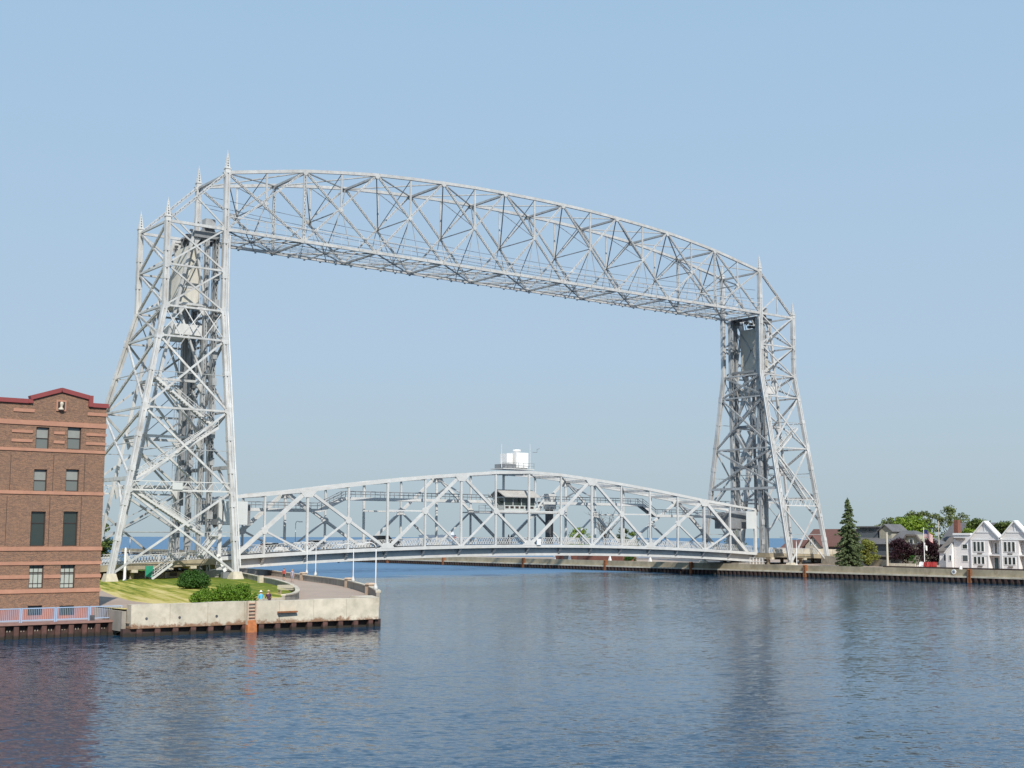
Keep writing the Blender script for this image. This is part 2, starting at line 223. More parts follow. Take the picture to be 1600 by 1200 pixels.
# ------------------------------------------------------------------ mesh helpers
WL = {}                                     # world location of every node, for parenting
class MB:
    def __init__(s): s.v = []; s.f = []; s.mi = []
    def quadbox(s, P, mi=0):
        n = len(s.v); s.v += [tuple(p) for p in P]
        for f in ((0, 1, 2, 3), (7, 6, 5, 4), (0, 4, 5, 1), (1, 5, 6, 2), (2, 6, 7, 3), (3, 7, 4, 0)):
            s.f.append(tuple(n + i for i in f)); s.mi.append(mi)
        return s
    def box(s, x0, x1, y0, y1, z0, z1, mi=0):
        return s.quadbox([(x0, y0, z0), (x0, y1, z0), (x1, y1, z0), (x1, y0, z0), (x0, y0, z1), (x0, y1, z1), (x1, y1, z1), (x1, y0, z1)], mi)
    def beam(s, p, q, w, h=None, n=(0, 0, 1), w2=None, h2=None, mi=0):
        h = w if h is None else h; w2 = w if w2 is None else w2; h2 = h if h2 is None else h2
        p = Vector(p); q = Vector(q); a = (q - p).normalized(); n = Vector(n)
        if abs(a.dot(n.normalized())) > 0.995: n = Vector((1, 0, 0)) if abs(a.x) < 0.9 else Vector((0, 1, 0))
        c = (n - a * n.dot(a)).normalized(); b = c.cross(a)
        P = []
        for o, ww, hh in ((p, w, h), (q, w2, h2)):
            P += [o - b * ww / 2 - c * hh / 2, o + b * ww / 2 - c * hh / 2, o + b * ww / 2 + c * hh / 2, o - b * ww / 2 + c * hh / 2]
        return s.quadbox(P, mi)
    def laced(s, p, q, w, h, n=(0, 0, 1), pitch=None, th=0.1):
        """two channels tied by zigzag lacing bars on both faces"""
        p = Vector(p); q = Vector(q); L = (q - p).length; a = (q - p) / L; n = Vector(n)
        if abs(a.dot(n.normalized())) > 0.995: n = Vector((1, 0, 0)) if abs(a.x) < 0.9 else Vector((0, 1, 0))
        c = (n - a * n.dot(a)).normalized(); b = c.cross(a)
        for k in (-1, 1): s.beam(p + b * k * (w / 2 - th / 2), q + b * k * (w / 2 - th / 2), th, h, c)
        pitch = pitch or w * 1.15; m = max(2, int(L / pitch)); st = L / m
        for k in (-1, 1):
            for i in range(m):
                e = 1 if i % 2 else -1
                u0 = p + a * (i * st) + b * e * (w / 2 - th) + c * k * (h / 2 + 0.004); u1 = p + a * ((i + 1) * st) - b * e * (w / 2 - th) + c * k * (h / 2 + 0.004)
                s.beam(u0, u1, 0.09, 0.03, c)
        return s
    def tube(s, pts, r, n=8, r2=None, caps=True, mi=0):
        pts = [Vector(p) for p in pts]; m = len(pts); base = len(s.v)
        for i, p in enumerate(pts):
            d = (pts[min(i + 1, m - 1)] - pts[max(i - 1, 0)]).normalized()
            ref = Vector((0, 0, 1)) if abs(d.z) < 0.9 else Vector((1, 0, 0))
            a = d.cross(ref).normalized(); b = d.cross(a)
            rr = r if r2 is None else r + (r2 - r) * i / (m - 1)
            if isinstance(r, (list, tuple)): rr = r[i]
            for k in range(n):
                t = 2 * math.pi * k / n; s.v.append(tuple(p + a * math.cos(t) * rr + b * math.sin(t) * rr))
        for i in range(m - 1):
            for k in range(n):
                s.f.append((base + i * n + k, base + i * n + (k + 1) % n, base + (i + 1) * n + (k + 1) % n, base + (i + 1) * n + k)); s.mi.append(mi)
        if caps:
            s.f.append(tuple(base + k for k in range(n))[::-1]); s.mi.append(mi)
            s.f.append(tuple(base + (m - 1) * n + k for k in range(n))); s.mi.append(mi)
        return s
    def prism(s, pts, d, mi=0):
        """polygon pts extruded by vector d"""
        d = Vector(d); n = len(pts); b = len(s.v); s.v += [tuple(Vector(p)) for p in pts] + [tuple(Vector(p) + d) for p in pts]
        s.f.append(tuple(range(b, b + n))[::-1]); s.mi.append(mi); s.f.append(tuple(range(b + n, b + 2 * n))); s.mi.append(mi)
        for i in range(n): s.f.append((b + i, b + (i + 1) % n, b + n + (i + 1) % n, b + n + i)); s.mi.append(mi)
        return s
    def ball(s, c, rx, ry, rz, nu=10, nv=7, mi=0):
        b = len(s.v); c = Vector(c)
        for j in range(1, nv):
            ph = math.pi * j / nv
            for i in range(nu):
                t = 2 * math.pi * i / nu; s.v.append((c.x + rx * math.sin(ph) * math.cos(t), c.y + ry * math.sin(ph) * math.sin(t), c.z + rz * math.cos(ph)))
        s.v += [(c.x, c.y, c.z + rz), (c.x, c.y, c.z - rz)]; t_, bo = len(s.v) - 2, len(s.v) - 1
        for j in range(nv - 2):
            for i in range(nu): s.f.append((b + j * nu + i, b + (j + 1) * nu + i, b + (j + 1) * nu + (i + 1) % nu, b + j * nu + (i + 1) % nu)); s.mi.append(mi)
        for i in range(nu):
            s.f.append((t_, b + i, b + (i + 1) % nu)); s.mi.append(mi)
            s.f.append((bo, b + (nv - 2) * nu + (i + 1) % nu, b + (nv - 2) * nu + i)); s.mi.append(mi)
        return s
    def build(s, name, m, parent=None, smooth=False, origin=None):
        n = len(s.v)
        xs = [p[0] for p in s.v]; ys = [p[1] for p in s.v]; zs = [p[2] for p in s.v]
        o = Vector(((min(xs) + max(xs)) / 2, (min(ys) + max(ys)) / 2, min(zs))) if origin is None else Vector(origin)
        me = bpy.data.meshes.new(name); me.from_pydata([(p[0] - o.x, p[1] - o.y, p[2] - o.z) for p in s.v], [], s.f)
        for mm in (m if isinstance(m, (list, tuple)) else [m]): me.materials.append(M[mm] if isinstance(mm, str) else mm)
        if any(s.mi): me.polygons.foreach_set('material_index', s.mi)
        if smooth: me.polygons.foreach_set('use_smooth', [True] * len(s.f))
        me.update()
        ob = bpy.data.objects.new(name, me); col.objects.link(ob); WL[ob.name] = o
        if parent is not None: ob.parent = parent; ob.location = o - WL[parent.name]
        else: ob.location = o
        return ob
def tag(o, label=None, cat=None, group=None, kind=None):
    if label: o['label'] = label
    if cat: o['category'] = cat
    if group: o['group'] = group
    if kind: o['kind'] = kind
    return o
def thing(name, loc, label, cat, group=None):
    o = bpy.data.objects.new(name, None); col.objects.link(o); o.location = loc; o.empty_display_size = 0.5; WL[o.name] = Vector(loc)
    return tag(o, label, cat, group)
def Bm(name, p, q, w, h, n, m, parent): return MB().beam(p, q, w, h, n).build(name, m, parent)
def Lc(name, p, q, w, h, n, m, parent, **k): return MB().laced(p, q, w, h, n, **k).build(name, m, parent)
def poly(name, pts, z, m, kind='structure'):
    """flat sheet; z a number or a function of (x, y)"""
    b = MB(); zf = z if callable(z) else (lambda x, y: z)
    b.v = [(x, y, zf(x, y)) for x, y in pts]; b.f = [tuple(range(len(pts)))]; b.mi = [0]
    o = b.build(name, m); return tag(o, kind=kind)
def strip(name, A, B, zf, m, kind='structure'):
    """sheet between two polylines of equal length"""
    b = MB()
    for (ax, ay), (bx, by) in zip(A, B): b.v += [(ax, ay, zf(ax, ay)), (bx, by, zf(bx, by))]
    for i in range(len(A) - 1): b.f.append((2 * i, 2 * i + 1, 2 * i + 3, 2 * i + 2)); b.mi.append(0)
    o = b.build(name, m); return tag(o, kind=kind) if kind else o
def lerp(a, b, t): return a + (b - a) * t
def smooth_path(pts, n=6):
    out = []; P = [Vector((x, y, 0)) for x, y in pts]; P = [2 * P[0] - P[1]] + P + [2 * P[-1] - P[-2]]
    for i in range(1, len(P) - 2):
        for k in range(n):
            t = k / n; a, b, c, d = P[i - 1], P[i], P[i + 1], P[i + 2]
            out.append(0.5 * (2 * b + (c - a) * t + (2 * a - 5 * b + 4 * c - d) * t * t + (3 * b - a - 3 * c + d) * t ** 3))
    out.append(P[-2]); return [(p.x, p.y) for p in out]

# ------------------------------------------------------------------ the setting: water and ground
b = MB(); NS = 96; RW = 5300.0       # the lake ends where the earth's curve ends it for this eye height
b.v = [(CAM.x, CAM.y, 0)] + [(CAM.x + RW * math.cos(2 * math.pi * k / NS), CAM.y + RW * math.sin(2 * math.pi * k / NS), 0) for k in range(NS)]
b.f = [(0, 1 + k, 1 + (k + 1) % NS) for k in range(NS)]; b.mi = [0] * NS
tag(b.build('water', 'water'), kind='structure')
def gz(x, y): return lerp(2.05, 1.40, min(1, max(0, (y + 84) / 62.0)))
PAR = smooth_path([(-23.7, -84.1), (-20.9, -79.5), (-14.2, -66.7), (-5.7, -48.4), (-0.9, -36.3), (3.3, -23.6), (9.65, -2.2), (13.6, 15.6), (15, 32), (15.0, 60)], 6)
INN = smooth_path([(-34.0, -82.8), (-29.2, -79.0), (-23.3, -69.0), (-15.7, -53.3), (-7.1, -32.9), (-0.55, -14.3), (4.4, 1.7), (7.6, 16), (8.6, 32), (8.6, 60)], 6)
strip('path', PAR, INN, lambda x, y: gz(x, y), 'path')
lawn_edge = [(-34.0, -82.8)] + INN[1:]
LWEST = [(-45.3 if y < -39 else lerp(-45.3, -150, min(1, (y + 39) / 40)), max(-82.8, y)) for i, (x, y) in enumerate(lawn_edge)]
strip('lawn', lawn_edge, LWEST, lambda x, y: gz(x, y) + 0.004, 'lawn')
poly('shore_ground', [(-420, -79.6), (-45.2, -79.6), (-45.2, -83.4), (-23.9, -84.0), (-8, -50), (6, -2), (14.9, 60), (14.9, 300), (8, 300), (8, 75), (-420, 75)], 1.02, 'path')
wp = [at(x, y, 2, 1.9) for x, y in [(150, 914), (163, 920.5), (180, 930), (205, 939), (240, 944.5), (300, 947)]]
wq = [(-45.3, -60), (-45.3, -66), (-45.3, -72), (-45.3, -78), (-43.5, -82.9), (-37, -82.9)]
strip('walkway', [(p.x, max(p.y, -82.9)) for p in wp], wq, lambda x, y: gz(x, y) + 0.012, 'path')
poly('promenade', [(-160, -79.65), (-45.2, -79.65), (-45.2, -70), (-160, -70)], 1.10, 'prom')

def wall_run(root, pts, zf, h, th, m, name='wall_panel', every=3, depth=0.5):
    """masonry run along a polyline, one part for each cast length"""
    n = len(pts); i = 0
    while i < n - 1:
        j = min(n - 1, i + every); b = MB()
        seg = pts[i:j + 1]
        for k in range(len(seg) - 1):
            (x0, y0), (x1, y1) = seg[k], seg[k + 1]
            d = Vector((x1 - x0, y1 - y0, 0)).normalized(); s = Vector((-d.y, d.x, 0)) * th / 2
            g = 0.012 if k == 0 else -0.002; e = 0.012 if k == len(seg) - 2 else -0.002
            p = Vector((x0, y0, 0)) + d * g; q = Vector((x1, y1, 0)) - d * e
            za, zb = zf(x0, y0), zf(x1, y1)
            P = []
            for zz0, zz1 in (((za - depth), (zb - depth)), (za + h, zb + h)):
                P += [(p.x - s.x, p.y - s.y, zz0), (p.x + s.x, p.y + s.y, zz0), (q.x + s.x, q.y + s.y, zz1), (q.x - s.x, q.y - s.y, zz1)]
            b.quadbox(P)
        b.build(name, m, root); i = j
def coping_run(root, pts, zf, h, th, m, every=6):
    wall_run(root, pts, lambda x, y: zf(x, y) + h, 0.10, th, m, 'coping_slab', every, 0.004)

# outer parapet along the canal, its piers and lamps
o = thing('parapet_wall', (-0.9, -36.3, 1.4), 'curved grey concrete parapet wall between the brown path and the canal', 'wall')
wall_run(o, PAR[2:], gz, 0.72, 0.32, 'conc_dk', every=5); coping_run(o, PAR[2:], gz, 0.72, 0.46, 'conc_lt')
for px, py in ((470.5, 893), (537, 905), (576, 918)):
    w_ = at(px, py, 2, 2.6); p = min(PAR, key=lambda q: math.hypot(q[0] - w_.x, q[1] - w_.y))
    z = gz(*p); b = MB().box(p[0] - .36, p[0] + .36, p[1] - .36, p[1] + .36, z - 0.3, z + 0.98); b.quadbox([(p[0] - .46, p[1] - .46, z + .98), (p[0] - .46, p[1] + .46, z + .98), (p[0] + .46, p[1] + .46, z + .98), (p[0] + .46, p[1] - .46, z + .98), (p[0] - .3, p[1] - .3, z + 1.14), (p[0] - .3, p[1] + .3, z + 1.14), (p[0] + .3, p[1] + .3, z + 1.14), (p[0] + .3, p[1] - .3, z + 1.14)])
    b.build('pier_block', 'tanblock', o)
o = thing('retaining_wall', (-7.1, -32.9, 1.4), 'low dark curved wall along the inner edge of the path beside the lawn', 'wall')
wall_run(o, INN[4:], gz, 0.62, 0.3, 'conc_dk', every=5); coping_run(o, INN[4:], gz, 0.62, 0.42, 'conc_lt')
wall_run(o, INN[:5], gz, 0.45, 0.35, 'conc_lt', every=4)
p = at(407, 907, 2, 1.7); MB().box(p.x - .3, p.x + .3, p.y - .3, p.y + .3, 1.2, 2.35).build('pier_block', 'conc_lt', o)

def waterline(key):
    m = M[key]; N = m.node_tree.nodes; Lk = m.node_tree.links; b = N['Principled BSDF']; src = b.inputs['Base Color'].links[0].from_socket
    g = N.new('ShaderNodeNewGeometry'); s_ = N.new('ShaderNodeSeparateXYZ'); Lk.new(g.outputs['Position'], s_.inputs[0])
    n = N.new('ShaderNodeTexNoise'); n.inputs['Scale'].default_value = 2.5; n.inputs['Detail'].default_value = 6; Lk.new(g.outputs['Position'], n.inputs['Vector'])
    a = N.new('ShaderNodeMath'); a.operation = 'MULTIPLY_ADD'; Lk.new(n.outputs[0], a.inputs[0]); a.inputs[1].default_value = -.5; Lk.new(s_.outputs[2], a.inputs[2])
    r = N.new('ShaderNodeMapRange'); Lk.new(a.outputs[0], r.inputs[0]); r.inputs[1].default_value = .12; r.inputs[2].default_value = -.08; r.inputs[3].default_value = 0; r.inputs[4].default_value = .85
    mx = N.new('ShaderNodeMix'); mx.data_type = 'RGBA'; Lk.new(r.outputs[0], mx.inputs[0]); Lk.new(src, mx.inputs[6]); mx.inputs[7].default_value = (.022, .020, .014, 1); Lk.new(mx.outputs[2], b.inputs['Base Color'])
waterline('pile'); waterline('pile_dk')
# near harbour wall: cast panels over driven sheet piles
A0, A1 = Vector((-23.8, -84.45, 0)), Vector((-45.1, -83.65, 0)); dx = (A1 - A0)
o = thing('harbour_wall', (-34, -84, 0), 'long whitish concrete harbour wall with rust stains below the lawn', 'wall')
def hw_mat():
    m = M['conc_lt'].copy(); N = m.node_tree.nodes; Lk = m.node_tree.links; b = N['Principled BSDF']
    src = b.inputs['Base Color'].links[0].from_socket
    g = N.new('ShaderNodeNewGeometry'); s = N.new('ShaderNodeSeparateXYZ'); Lk.new(g.outputs['Position'], s.inputs[0])
    n = N.new('ShaderNodeTexNoise'); n.inputs['Scale'].default_value = 1.7; n.inputs['Detail'].default_value = 9; n.inputs['Roughness'].default_value = 0.8; Lk.new(g.outputs['Position'], n.inputs['Vector'])
    h = N.new('ShaderNodeMapRange'); Lk.new(s.outputs[2], h.inputs[0]); h.inputs[1].default_value = 1.25; h.inputs[2].default_value = 0.62; h.inputs[3].default_value = 0.0; h.inputs[4].default_value = 0.30
    a = N.new('ShaderNodeMath'); a.operation = 'ADD'; Lk.new(n.outputs[0], a.inputs[0]); Lk.new(h.outputs[0], a.inputs[1])
    r = N.new('ShaderNodeMapRange'); Lk.new(a.outputs[0], r.inputs[0]); r.inputs[1].default_value = 0.66; r.inputs[2].default_value = 0.78; r.inputs[4].default_value = 0.85
    mx = N.new('ShaderNodeMix'); mx.data_type = 'RGBA'; Lk.new(r.outputs[0], mx.inputs[0]); Lk.new(src, mx.inputs[6]); mx.inputs[7].default_value = (0.20, 0.085, 0.035, 1)
    Lk.new(mx.outputs[2], b.inputs['Base Color']); return m
M['hw'] = hw_mat()
HW = 7
for i in range(HW):
    p = A0 + dx * (i / HW); q = A0 + dx * ((i + 1) / HW); p = lerp(p, q, 0.004); q = lerp(p, q, 0.996)
    zt = 2.40 + 0.02 * math.sin(i * 2.1)
    MB().quadbox([(p.x, p.y, .62), (p.x, p.y + 1.0, .62), (q.x, q.y + 1.0, .62), (q.x, q.y, .62), (p.x, p.y + .05, zt), (p.x, p.y + 1.0, zt), (q.x, q.y + 1.0, zt), (q.x, q.y + .05, zt)]).build('wall_panel', 'hw', o)
MB().quadbox([(-24.3, -84.4, .62), (-24.3, -80.5, .62), (-22.2, -80.5, .62), (-23.78, -84.4, .62), (-24.3, -84.4, 2.42), (-24.3, -80.5, 2.42), (-22.1, -80.5, 2.42), (-23.74, -84.4, 2.42)]).build('end_block', 'conc_lt', o)
MB().box(-45.5, -45.16, -82.8, -76.7, .4, 1.9).build('return_wall', 'conc_dk', o)
npile = 15
for i in range(npile):
    p = A0 + dx * ((i + .5) / npile); wdt = dx.length / npile
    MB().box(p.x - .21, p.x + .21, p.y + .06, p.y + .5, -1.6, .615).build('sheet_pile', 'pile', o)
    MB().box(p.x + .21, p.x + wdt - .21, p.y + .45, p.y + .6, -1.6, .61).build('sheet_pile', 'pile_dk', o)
MB().box(-24.0, -23.5, -84.2, -79.5, -1.6, .61).build('sheet_pile', 'pile_dk', o)
MB().box(-45.6, -23.9, -83.4, -82.9, -1.6, .6).build('backing_sheet', 'pile_dk', o)
# rusted recess with ladder, mooring rings, scuppers
p = at(392, 960, 1, -84.15); x = p.x
b = MB()
for k in (-1, 1): b.box(x + k * .34 - .05, x + k * .34 + .05, -84.38, -84.22, .1, 2.46)
lad = b.build('ladder', 'tanblock', o)
for k in range(8): MB().box(x - .29, x + .29, -84.36, -84.28, .35 + k * .27, .40 + k * .27).build('rung', 'rust' if k < 3 else 'stone', lad)
MB().box(x - .42, x + .42, -84.205, -84.1, .62, 2.43).build('backing_plate', 'conc_lt', lad)
MB().box(x - .40, x + .40, -84.46, -84.0, -.3, .60).build('rust_box', 'orange', lad); MB().box(x - .36, x + .36, -84.40, -84.2, .602, .95).build('rust_box', 'orange', lad)
for px in (233, 284, 341):
    p = at(px, 966, 1, -84.2); fy = lerp(A0.y, A1.y, (p.x - A0.x) / dx.x); MB().tube([(p.x, fy + .3, 1.35), (p.x, fy - .02, 1.35)], 0.10, 10).build('mooring_pin', 'dark', o)
p = at(449, 957, 1, -84.3); MB().box(p.x - .85, p.x + .85, -84.47, -84.2, 1.44, 1.56).build('fender_bar', 'rust', o)

# sheet pile bulkhead under the promenade
S0, S1 = Vector((-45.2, -80.9, 0)), Vector((-80, -79.9, 0))
o = thing('bulkhead', (-60, -80.4, 0), 'rusty sheet pile bulkhead under the promenade railing', 'bulkhead')
dv = (S1 - S0).normalized(); step = 1.0
MB().quadbox([tuple(S0 + Vector((0, -.12, 1.0))), tuple(S0 + Vector((0, 1.3, 1.0))), tuple(S1 + Vector((0, 1.3, 1.0))), tuple(S1 + Vector((0, -.12, 1.0))), tuple(S0 + Vector((0, -.12, 1.15))), tuple(S0 + Vector((0, 1.3, 1.15))), tuple(S1 + Vector((0, 1.3, 1.15))), tuple(S1 + Vector((0, -.12, 1.15)))]).build('cap_beam', 'cap', o)
for i in range(34):
    p = S0 + dv * (0.4 + i * step)
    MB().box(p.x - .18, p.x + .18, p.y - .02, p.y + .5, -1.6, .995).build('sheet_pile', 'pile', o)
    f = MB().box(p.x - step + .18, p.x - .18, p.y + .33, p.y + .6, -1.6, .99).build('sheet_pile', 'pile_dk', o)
    if i < 12:
        for k in (.38, .58): MB().box(p.x - k - .02, p.x - k + .02, p.y + .30, p.y + .34, .52, .66 - .08 * (i % 3 == 0)).build('bolt', 'conc_lt', f)
# blue promenade railing
o = thing('promenade_railing', (-60, -80.2, 1.15), 'pale blue metal railing along the promenade in front of the brick building', 'railing')
RA, RB = Vector((-44.55, -80.2, 1.15)), Vector((-80, -79.3, 1.15)); rd = (RB - RA).normalized()
bar_me = None
for i in range(13):
    p = RA + rd * (i * 2.55); q = p + rd * 2.42
    b = MB()
    b.beam(p + Vector((0, 0, 1.03)), q + Vector((0, 0, 1.03)), .085, .07); b.beam(p + Vector((0, 0, .16)), q + Vector((0, 0, .16)), .07, .06)
    for u in (p, q): b.beam(u, u + Vector((0, 0, 1.07)), .09, .09)
    fr = b.build('railing_panel', 'bluerail', o)
    if i < 5:
        for k in range(1, 18):
            u = lerp(p, q, k / 18); bb = MB().box(u.x - .012, u.x + .012, u.y - .012, u.y + .012, u.z + .19, u.z + 1.0)
            if bar_me is None: ob = bb.build('baluster', 'bluerail', fr); bar_me = ob.data
            else:
                ob = bpy.data.objects.new('baluster', bar_me); col.objects.link(ob); ob.parent = fr; ob.location = Vector((u.x, u.y, u.z + .19)) - WL[fr.name]
tag(MB().box(-47.05, -46.75, -80.55, -80.35, 1.154, 1.55).build('utility_box', 'dark'), 'small dark metal box at the foot of the blue railing', 'box')

# ------------------------------------------------------------------ brick building
YB = -76.56; XR = -45.02; XL = -75.0
bb_root = thing('brick_building', (-60, YB, 1.1), 'tall brown brick building with pink stone bands and red coping by the water', 'building')
def W(px, py): p = at(px, py, 1, YB); return p.x, p.z
wins = []                                       # (x0,x1,z0,z1,kind)
def addwin(x0, y0, x1, y1, kind):
    a = W(x0, y0); c = W(x1, y1); wins.append((a[0], c[0], c[1], a[1], kind))
for (xs, y0, y1, kind) in (([(57, 76), (106, 126)], 667, 702.5, 'blind2'), ([(53.5, 72.5), (103.5, 122.5)], 733, 768, 'blind1'), ([(49, 69.5), (99.5, 120)], 799, 853, 'dark'), ([(46, 67), (95, 116)], 882, 919, 'grid'), ([(43.5, 65.5), (93, 115)], 946.5, 961, 'base')):
    for x0, x1 in xs: addwin(x0, y0, x1, y1, kind)
    dxw = wins[-1][0] - wins[-2][0]
    a = wins[-2]
    for k in range(1, 9): wins.append((a[0] - dxw * k - 1.35 * ((k + 1) // 2), a[1] - dxw * k - 1.35 * ((k + 1) // 2), a[2], a[3], kind))
ZT = W(168, 637)[1]
zb_base = 1.1
xs = sorted({XL, XR, *[v for q in wins for v in q[:2]]}); zs = sorted({zb_base, 1.95, ZT, *[v for q in wins for v in q[2:4]]})
wall = MB(); base = MB()
for i in range(len(xs) - 1):
    for j in range(len(zs) - 1):
        x, z = (xs[i] + xs[i + 1]) / 2, (zs[j] + zs[j + 1]) / 2
        if any(q[0] < x < q[1] and q[2] < z < q[3] for q in wins): continue
        t = base if z < 1.95 else wall
        n = len(t.v); y = YB - (0.05 if z < 1.95 else 0); t.v += [(xs[i], y, zs[j]), (xs[i + 1], y, zs[j]), (xs[i + 1], y, zs[j + 1]), (xs[i], y, zs[j + 1])]; t.f.append((n, n + 1, n + 2, n + 3)); t.mi.append(0)
for q in wins:
    n = len(wall.v); y1 = YB + .28
    wall.v += [(q[0], YB, q[2]), (q[1], YB, q[2]), (q[1], YB, q[3]), (q[0], YB, q[3]), (q[0], y1, q[2]), (q[1], y1, q[2]), (q[1], y1, q[3]), (q[0], y1, q[3])]
    for f in ((0, 1, 5, 4), (1, 2, 6, 5), (2, 3, 7, 6), (3, 0, 4, 7)): wall.f.append(tuple(n + i for i in f)); wall.mi.append(0)
# flank, back and roof
n = len(wall.v); wall.v += [(XR, YB, 1.1), (XR, -40, 1.1), (XR, -40, ZT), (XR, YB, ZT), (XL, YB, 1.1), (XL, -40, 1.1), (XL, -40, ZT), (XL, YB, ZT)]
for f in ((0, 1, 2, 3), (5, 4, 7, 6), (1, 5, 6, 2), (3, 2, 6, 7)): wall.f.append(tuple(n + i for i in f)); wall.mi.append(0)
wall.build('wall', 'brick', bb_root); base.build('base_course', 'terra', bb_root)
# stepped gable with coping
g = [W(47, 631), W(54, 622), W(96, 612), W(139, 624.5), W(141, 637)]
gp = [(g[0][0], YB - .012, ZT - .4), (g[0][0], YB - .012, g[0][1] + .35), (g[2][0], YB - .012, g[2][1]), (g[4][0], YB - .012, g[3][1]), (g[4][0], YB - .012, ZT - .4)]
MB().prism(gp, (0, .5, 0)).build('gable', 'brick', bb_root)
cp = [((XL, ZT + .12), (g[0][0], ZT + .12)), ((g[0][0], g[0][1] + .48), (g[2][0], g[2][1] + .14)), ((g[2][0], g[2][1] + .14), (g[4][0], g[3][1] + .14)), ((g[4][0], ZT + .12), (XR + .12, ZT + .12))]
for (x0, z0), (x1, z1) in cp: MB().beam((x0, YB + .15, z0), (x1, YB + .15, z1), .62, .34).build('coping', 'coping', bb_root)
for x in (g[0][0], g[4][0]): MB().box(x - .17, x + .17, YB - .20, YB + .4, ZT - .02, (g[0][1] if x < g[2][0] else g[3][1]) + .32).build('coping', 'coping', bb_root)
pl = [W(88, 625), W(103, 643)]
pq = MB().box(pl[0][0], pl[1][0], YB - .09, YB - .013, pl[1][1], pl[0][1]).build('stone_plaque', 'stone', bb_root)
xc, zc = (pl[0][0] + pl[1][0]) / 2, (pl[0][1] + pl[1][1]) / 2
bu = MB().tube([(xc - .02, YB - .10, zc - .34), (xc - .02, YB - .10, zc - .25), (xc, YB - .11, zc - .16), (xc, YB - .12, zc - .06), (xc + .01, YB - .13, zc + .06), (xc + .01, YB - .13, zc + .18), (xc, YB - .12, zc + .27), (xc, YB - .12, zc + .31)], [.24, .22, .11, .09, .135, .15, .11, .03], 12); bu.build('carved_bust', 'siding_c', pq, smooth=True)
MB().box(pl[0][0] + .12, pl[1][0] - .12, YB - .094, YB - .091, pl[1][1] + .12, pl[0][1] - .12).build('recess', 'frame', pq)
def band(y0, y1, x0=None, x1=None, d=.07, m='stone'):
    z1 = at(165, y0, 1, YB).z; z0 = at(165, y1, 1, YB).z
    MB().box(x0 if x0 is not None else XL, x1 if x1 is not None else XR + .06, YB - d, YB - .004, z0, z1).build('stone_band', m, bb_root)
def X(px, py): return W(px, py)[0]
band(663, 670); band(705, 709.5); band(769.5, 774.5); band(854, 860); band(876.5, 881.5); band(918, 924)
for y0, y1 in ((646, 651),):
    band(y0, y1, X(136.5, 648)); band(y0, y1, X(20.5, 648), X(53.5, 648)); band(y0, y1, X(-60, 648), X(-10, 648))
for y0, y1 in ((678, 682.3), (692, 696.3)):
    band(y0, y1, X(134.5, 680)); band(y0, y1, X(84, 680), X(101, 680)); band(y0, y1, X(18, 680), X(51, 680)); band(y0, y1, X(-70, 680), X(-20, 680))
gw = sorted([q for q in wins if q[4] == 'grid']); ed = [XL] + [v for q in gw for v in (q[0], q[1])] + [XR + .06]
for k in range(0, len(ed), 2):
    if ed[k + 1] > ed[k]: band(896.5, 902, ed[k] + .005, ed[k + 1] - .005)
for px in (16, 83, 132):                           # shallow movement joints
    for y0, y1 in ((710.5, 769), (775.5, 853)):
        z1, z0 = at(px, y0, 1, YB).z, at(px, y1, 1, YB).z; x = X(px - (y0 > 770) * 3, 740)
        MB().box(x - .02, x + .02, YB - .006, YB - .002, z0, z1).build('joint', 'frame', bb_root)
for (x0, x1, z0, z1, kind) in wins:
    if x1 < -62: continue
    y = YB + .16; t = .06; b = MB()
    b.box(x0, x0 + t, y, y + .08, z0, z1); b.box(x1 - t, x1, y, y + .08, z0, z1); b.box(x0 + t, x1 - t, y, y + .08, z1 - t, z1); b.box(x0 + t, x1 - t, y, y + .08, z0, z0 + t)
    zm = lerp(z0, z1, .5 if kind in ('blind1', 'blind2') else .66)
    if kind != 'base': b.box(x0 + t, x1 - t, y + .004, y + .076, zm - .03, zm + .03)
    f = b.build('window', 'frame', bb_root)
    if kind == 'grid':
        MB().box(x0 + t, x1 - t, y + .05, y + .06, z0 + t, lerp(z0, z1, .82)).build('pane', 'glassblock', f); MB().box(x0 + t, x1 - t, y + .05, y + .06, lerp(z0, z1, .82), z1 - t).build('pane', 'glass', f)
        for k in (1, 2): MB().box(lerp(x0, x1, k / 3) - .018, lerp(x0, x1, k / 3) + .018, y + .01, y + .05, z0 + t, z1 - t).build('glazing_bar', 'frame', f)
        for k in (1, 3): MB().box(x0 + t, x1 - t, y + .012, y + .048, lerp(z0, z1, k / 5) - .018, lerp(z0, z1, k / 5) + .018).build('glazing_bar', 'frame', f)
    else:
        MB().box(x0 + t, x1 - t, y + .05, y + .06, z0 + t, zm - .03 if kind != 'base' else z1 - t).build('pane', 'glass' if kind in ('dark', 'base') else 'curtain', f)
        if kind != 'base': MB().box(x0 + t, x1 - t, y + .05, y + .06, zm + .03, z1 - t).build('pane', 'glass' if kind == 'dark' else 'blind', f)
MB().box(XL + .2, XR - .2, YB + .9, YB + 1.0, 1.2, ZT - .2).build('inner_partition', 'dark', bb_root)

# ------------------------------------------------------------------ bridge: shared numbers
L = 120.0; Wd = 10.58; Zb, Zt, Zk, Zg = 53.87, 62.75, 41.2, 2.2; SP = 6.74
